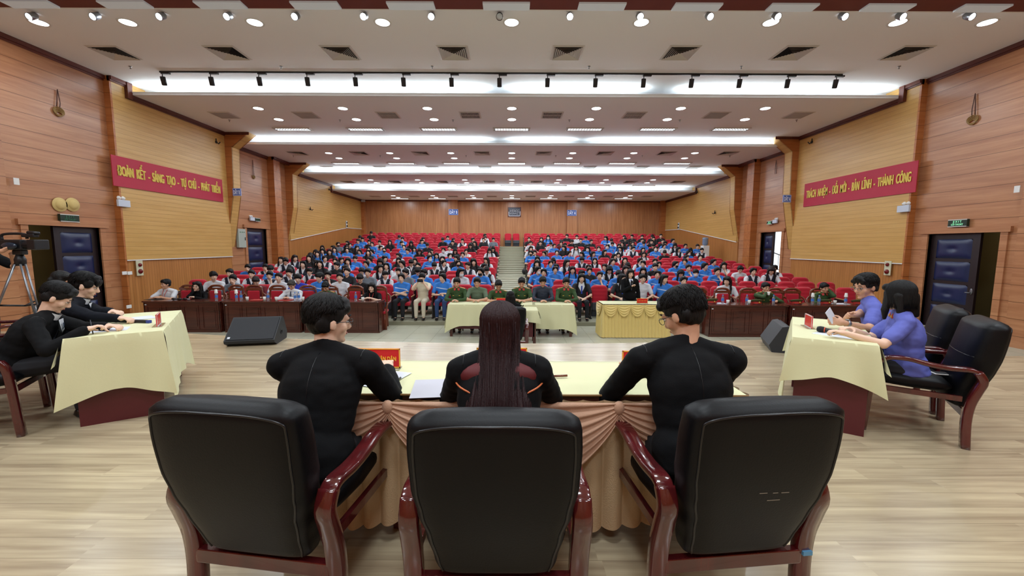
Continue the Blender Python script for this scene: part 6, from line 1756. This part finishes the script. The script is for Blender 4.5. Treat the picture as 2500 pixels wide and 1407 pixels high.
p = at(967, 932, Z=zt + .005); m = MB(); m.tube([p + V((-.006, -.055, .002)), p + V((.008, .06, .002))], .006, M_frame, 8); m.tube([p + V((.0, -.03, .009)), p + V((.007, .04, .009))], .0022, M_metal, 6); tag(m.obj('pen'), 'dark pen lying on the cream bench cloth', 'pen')
p = at(1362, 919, Z=zt + .01); m = MB(); m.tube([p + V((-.09, -.010, 0)), p + V((.055, .012, 0))], .007, M_chairw, 8); tag(m.obj('wooden_rod'), 'thin brown wooden rod on the cloth beside the black robe', 'rod')
# left side table things
p = at(388, 795, Z=zt); plate_sign((p.x, p.y, zt), rzA + radians(0), .22, .115, '', 'red name plate seen edge-on on the side table of the suits', bord=M_cup)
p = at(262, 806, Z=zt); sheet((p.x, p.y, zt), rzA, .20, .28, 'white sheet under the hands of the writing man')
p = at(330, 779, Z=zt); sheet((p.x, p.y, zt), rzA + .3, .21, .29, 'white stapled papers in front of the man with blue tie', t=.006)
p = at(325, 788, Z=zt); m = MB(); m.box((-.16, -.018, .0), (.16, .018, .03), M_black, bev=.008); m.box((.16, -.016, .002), (.19, .016, .028), mat('blue_cap', '2A3C90', .4)); o = m.obj('umbrella'); o.location = (p.x, p.y, zt); o.rotation_euler = (0, 0, radians(-8)); tag(o, 'black cylindrical case with a blue end on the side table', 'case')
# right side table things
p = at(1973, 800, Z=zt); plate_sign((p.x, p.y, zt), atan2(t2.y, t2.x) + radians(14), .20, .12, '', 'name plate in clear stand seen edge-on on the violet shirts table', bord=M_cup)
a, b = at(2053, 812, Z=zt + .022), at(1995, 803, Z=zt + .028); mic(a, b, 'black microphone with orange ring lying on the side table')
p = at(2040, 818, Z=zt); sheet((p.x, p.y, zt), .6, .21, .28, 'white papers under the hands of the woman in violet')
c = at(2028, 777, Z=.86); g = MB(); g.raw([tuple(c + V(q)) for q in ((-.07, -.02, .05), (.03, .02, -.06), (.13, .10, -.02), (.03, .06, .09))] + [tuple(c + V(q) + V((.002, -.003, 0))) for q in ((-.07, -.02, .05), (.03, .02, -.06), (.13, .10, -.02), (.03, .06, .09))], [(0, 1, 2, 3), (7, 6, 5, 4), (0, 4, 5, 1), (1, 5, 6, 2), (2, 6, 7, 3), (3, 7, 4, 0)], M_paper); tag(g.obj('paper_sheet'), 'tilted white paper held by the man in violet shirt', 'paper')
p = at(2302, 914, Z=.485); r = empty('phone', (p.x, p.y, .487), radians(56 + 20), 'white-framed phone lying on the seat of a black leather armchair', 'phone')
m = MB(); m.box((-.04, -.075, 0), (.04, .075, .008), M_white, bev=.003); m.obj('case', r); m = MB(); m.box((-.035, -.062, .008), (.035, .062, .0095), M_black); m.obj('screen', r)
# officers' table things
p = at(1224, 741, Z=HALL + .76); plate_sign((p.x, p.y + .05, HALL + .76), 0, .24, .12, '', 'small red plate on the officers table half hidden by the long black hair')
p = at(1303, 744, Z=HALL + .76); m = MB(); m.lathe([(.03, 0), (.034, .07), (.032, .07), (.028, .008)], M_acryl, n=16, caps=False); o = m.obj('glass_cup'); o.location = (p.x, p.y, HALL + .758); tag(o, 'small glass in front of the man in dark navy jacket', 'cup')
r = plate_sign((3.02, 9.42, HALL + .79), 0, .25, .115, '', 'small orange-red plate on the table with gathered gold skirt'); 
m = MB(); [m.box((x, -.006, .05), (x + .008, -.0045, .066), M_platelet) for x in [(-.09 + i * .0135) for i in range(14) if i not in (4, 9)]]; m.obj('lettering', r)
# bottles, cups, caps on the wooden desks
def bottle_proto():
    r = empty('water_bottle', label='x', cat='bottle'); m = MB(); m.lathe([(.001, 0), (.030, .002), (.032, .02), (.030, .06), (.032, .07), (.032, .12), (.029, .15), (.013, .185), (.013, .20)], M_bottle, n=16, caps=False); m.obj('bottle_body', r)
    m = MB(); m.lathe([(.0325, .07), (.0325, .125)], M_label, n=16, caps=False); m.obj('label', r); m = MB(); m.lathe([(.015, .195), (.015, .215), (.001, .216)], M_label, n=12, caps=False); m.obj('bottle_cap', r); return r
def cup_proto():
    m = MB(); m.lathe([(.001, .002), (.026, .002), (.037, .095), (.034, .095), (.024, .006)], M_cup, n=16, caps=False); return tag(m.obj('paper_cup'), 'x', 'cup')
def put(proto, items, grp):
    t = reg(proto)
    for i, (p, lb) in enumerate(items):
        if i == 0: proto.location = p; proto['label'] = lb; proto['group'] = grp
        else: copy_tree(t, loc=p, label=lb, group=grp)
zd = HALL + .756
def dp(u, y, dz=0): return V(((u - 1250) / 1000 * (y * .9948 + 1.35 * .102), y, zd + dz))
put(bottle_proto(), [(dp(529, 9.86), 'water bottle capped by a paper cup, nearest the woman resting her chin'), (dp(578, 9.84), 'water bottle under a paper cup on the middle desk'), (dp(589, 9.9), 'water bottle beside the cup-topped bottle on the middle desk'),
    (dp(655, 9.9), 'water bottle to one side of the grey-haired man, beside a paper cup'), (dp(721, 9.84), 'water bottle in front of the man in white shirt and tie'), (dp(730, 9.9), 'second water bottle in front of the man in white shirt and tie'), (dp(869, 9.9), 'water bottle alone before the empty carved chair near the black blouse'),
    (dp(1764, 9.66), 'water bottle beside papers at the desk end near the gold skirt'), (dp(1823, 9.66), 'water bottle beside the drinking officer, camcorder side'), (dp(1888, 9.66), 'water bottle beside the drinking officer, far side'), (dp(1983, 9.66), 'water bottle under a cup beside the officer who rubs his eye'), (dp(1999, 9.64), 'blue-capped water bottle in front of the officer who rubs his eye'), (dp(2064, 9.66), 'water bottle under a cup on the white papers')], 'water bottles on the desks')
put(cup_proto(), [(dp(604, 9.82), 'paper cup alone on the middle desk beside a red folder'), (dp(646, 9.84), 'paper cup touching a bottle on the middle desk'), (dp(675, 9.82), 'paper cup before the empty carved chair next to the grey-haired man'), (dp(740, 9.86), 'paper cup in front of the white sleeve of the man with tie'), (dp(886, 9.84), 'paper cup beside the woman in black blouse'),
    (dp(1777, 9.62), 'paper cup at the desk end near the gold skirt'), (dp(1829, 9.62), 'paper cup beside the peaked cap of the drinking officer'), (dp(2038, 9.62), 'paper cup beside the white papers of the far desk')], 'paper cups on the desks')
for u, y, lb in ((529, 9.86, 'upturned paper cup on the bottle nearest the woman resting her chin'), (578, 9.84, 'upturned paper cup on a bottle of the middle desk'), (1983, 9.66, 'upturned paper cup on the bottle beside the eye-rubbing officer'), (2064, 9.66, 'upturned paper cup on the bottle standing on white papers')):
    m = MB(); m.lathe([(.037, 0), (.026, .093), (.001, .093)], M_cup, n=16, caps=False); o = m.obj('paper_cup'); o.location = dp(u, y, .175); tag(o, lb, 'cup', 'paper cups on the desks')
def cap_proto():
    r = empty('peaked_cap', label='x', cat='cap'); m = MB(); m.lathe([(.10, .0), (.105, .055)], M_epred, n=24, T=Matrix.Rotation(radians(-8), 4, 'X'), caps=False); m.obj('band', r)
    m = MB(); m.lathe([(.105, .055), (.132, .085), (.135, .095), (.09, .108), (.001, .112)], mat('cap_olive', '4A4A24', .8), n=24, T=Matrix.Rotation(radians(-14), 4, 'X'), caps=False); m.obj('crown', r)
    m = MB(); m.grid(lambda a, b: ((.105 + .0 * b) * sin((a - .5) * 2.2) * (1 + .2 * b), -.095 * cos((a - .5) * 2.2) - .055 * b * cos((a - .5) * 2.4), .012 - .02 * b), 12, 4, M_black); m.obj('peak', r)
    m = MB(); m.ell((0, -.112, .055), (.018, .01, .02), M_epau, 10, 8); m.obj('badge', r); return r
put(cap_proto(), [(dp(1739, 9.72), 'green peaked cap with red band at the desk end near the gold skirt'), (dp(1847, 9.62), 'green peaked cap with red band before the drinking officer'), (dp(1945, 9.66), 'green peaked cap with red band on the joint of the two desks'), (dp(2016, 9.66), 'green peaked cap with red band before the officer who rubs his eye'), (dp(2095, 9.66), 'green peaked cap with red band at the far end of the desks')], 'peaked caps on the desks')
for u, y, w_, lb, m in ((629, 9.95, .30, 'red folder on the middle wooden desk', M_epred), (698, 9.95, .30, 'red folder under the hands of the man in white shirt and tie', M_epred), (1757, 9.7, .24, 'white papers at the desk end near the gold skirt', M_paper), (2050, 9.72, .34, 'white papers on the far wooden desk under a bottle', M_paper), (378, 9.98, .34, 'dark folder under the hands of the man in white polo', M_black)):
    g = MB(); g.box((-w_ / 2, -.11, 0), (w_ / 2, .11, .008), m); o = g.obj('folder' if m is not M_paper else 'paper_stack'); o.location = dp(u, y); tag(o, lb, 'folder' if m is not M_paper else 'paper')
for u, lb in ((424, 'small clear and black device nearest the man in white polo'), (438, 'black foam-headed microphone lying on the desk'), (452, 'grey and black handheld recorder on the desk before the woman in black')):
    m = MB(); m.ell((0, 0, .03), (.05, .03, .03), M_black, 12, 8); m.tube([(0, 0, .025), (.10, .03, .02)], .016, M_metal if 'grey' in lb else M_black, 8); o = m.obj('recorder'); o.location = dp(u, 9.86); tag(o, lb, 'recorder')
# dark bag beside the steps
m = MB(); m.ell((0, 0, .14), (.13, .10, .16), M_black, 14, 10); m.tube([(-.05, 0, .26), (0, 0, .36), (.05, 0, .26)], .012, M_black, 6); o = m.obj('bag'); 
q = at(1273, 626, Y=rowy[10]); o.location = (.60, rowy[9] - .3, rowz[9]); tag(o, 'black bag hanging at the edge of the centre aisle', 'bag')
bpy.data.scenes.remove(TMP)
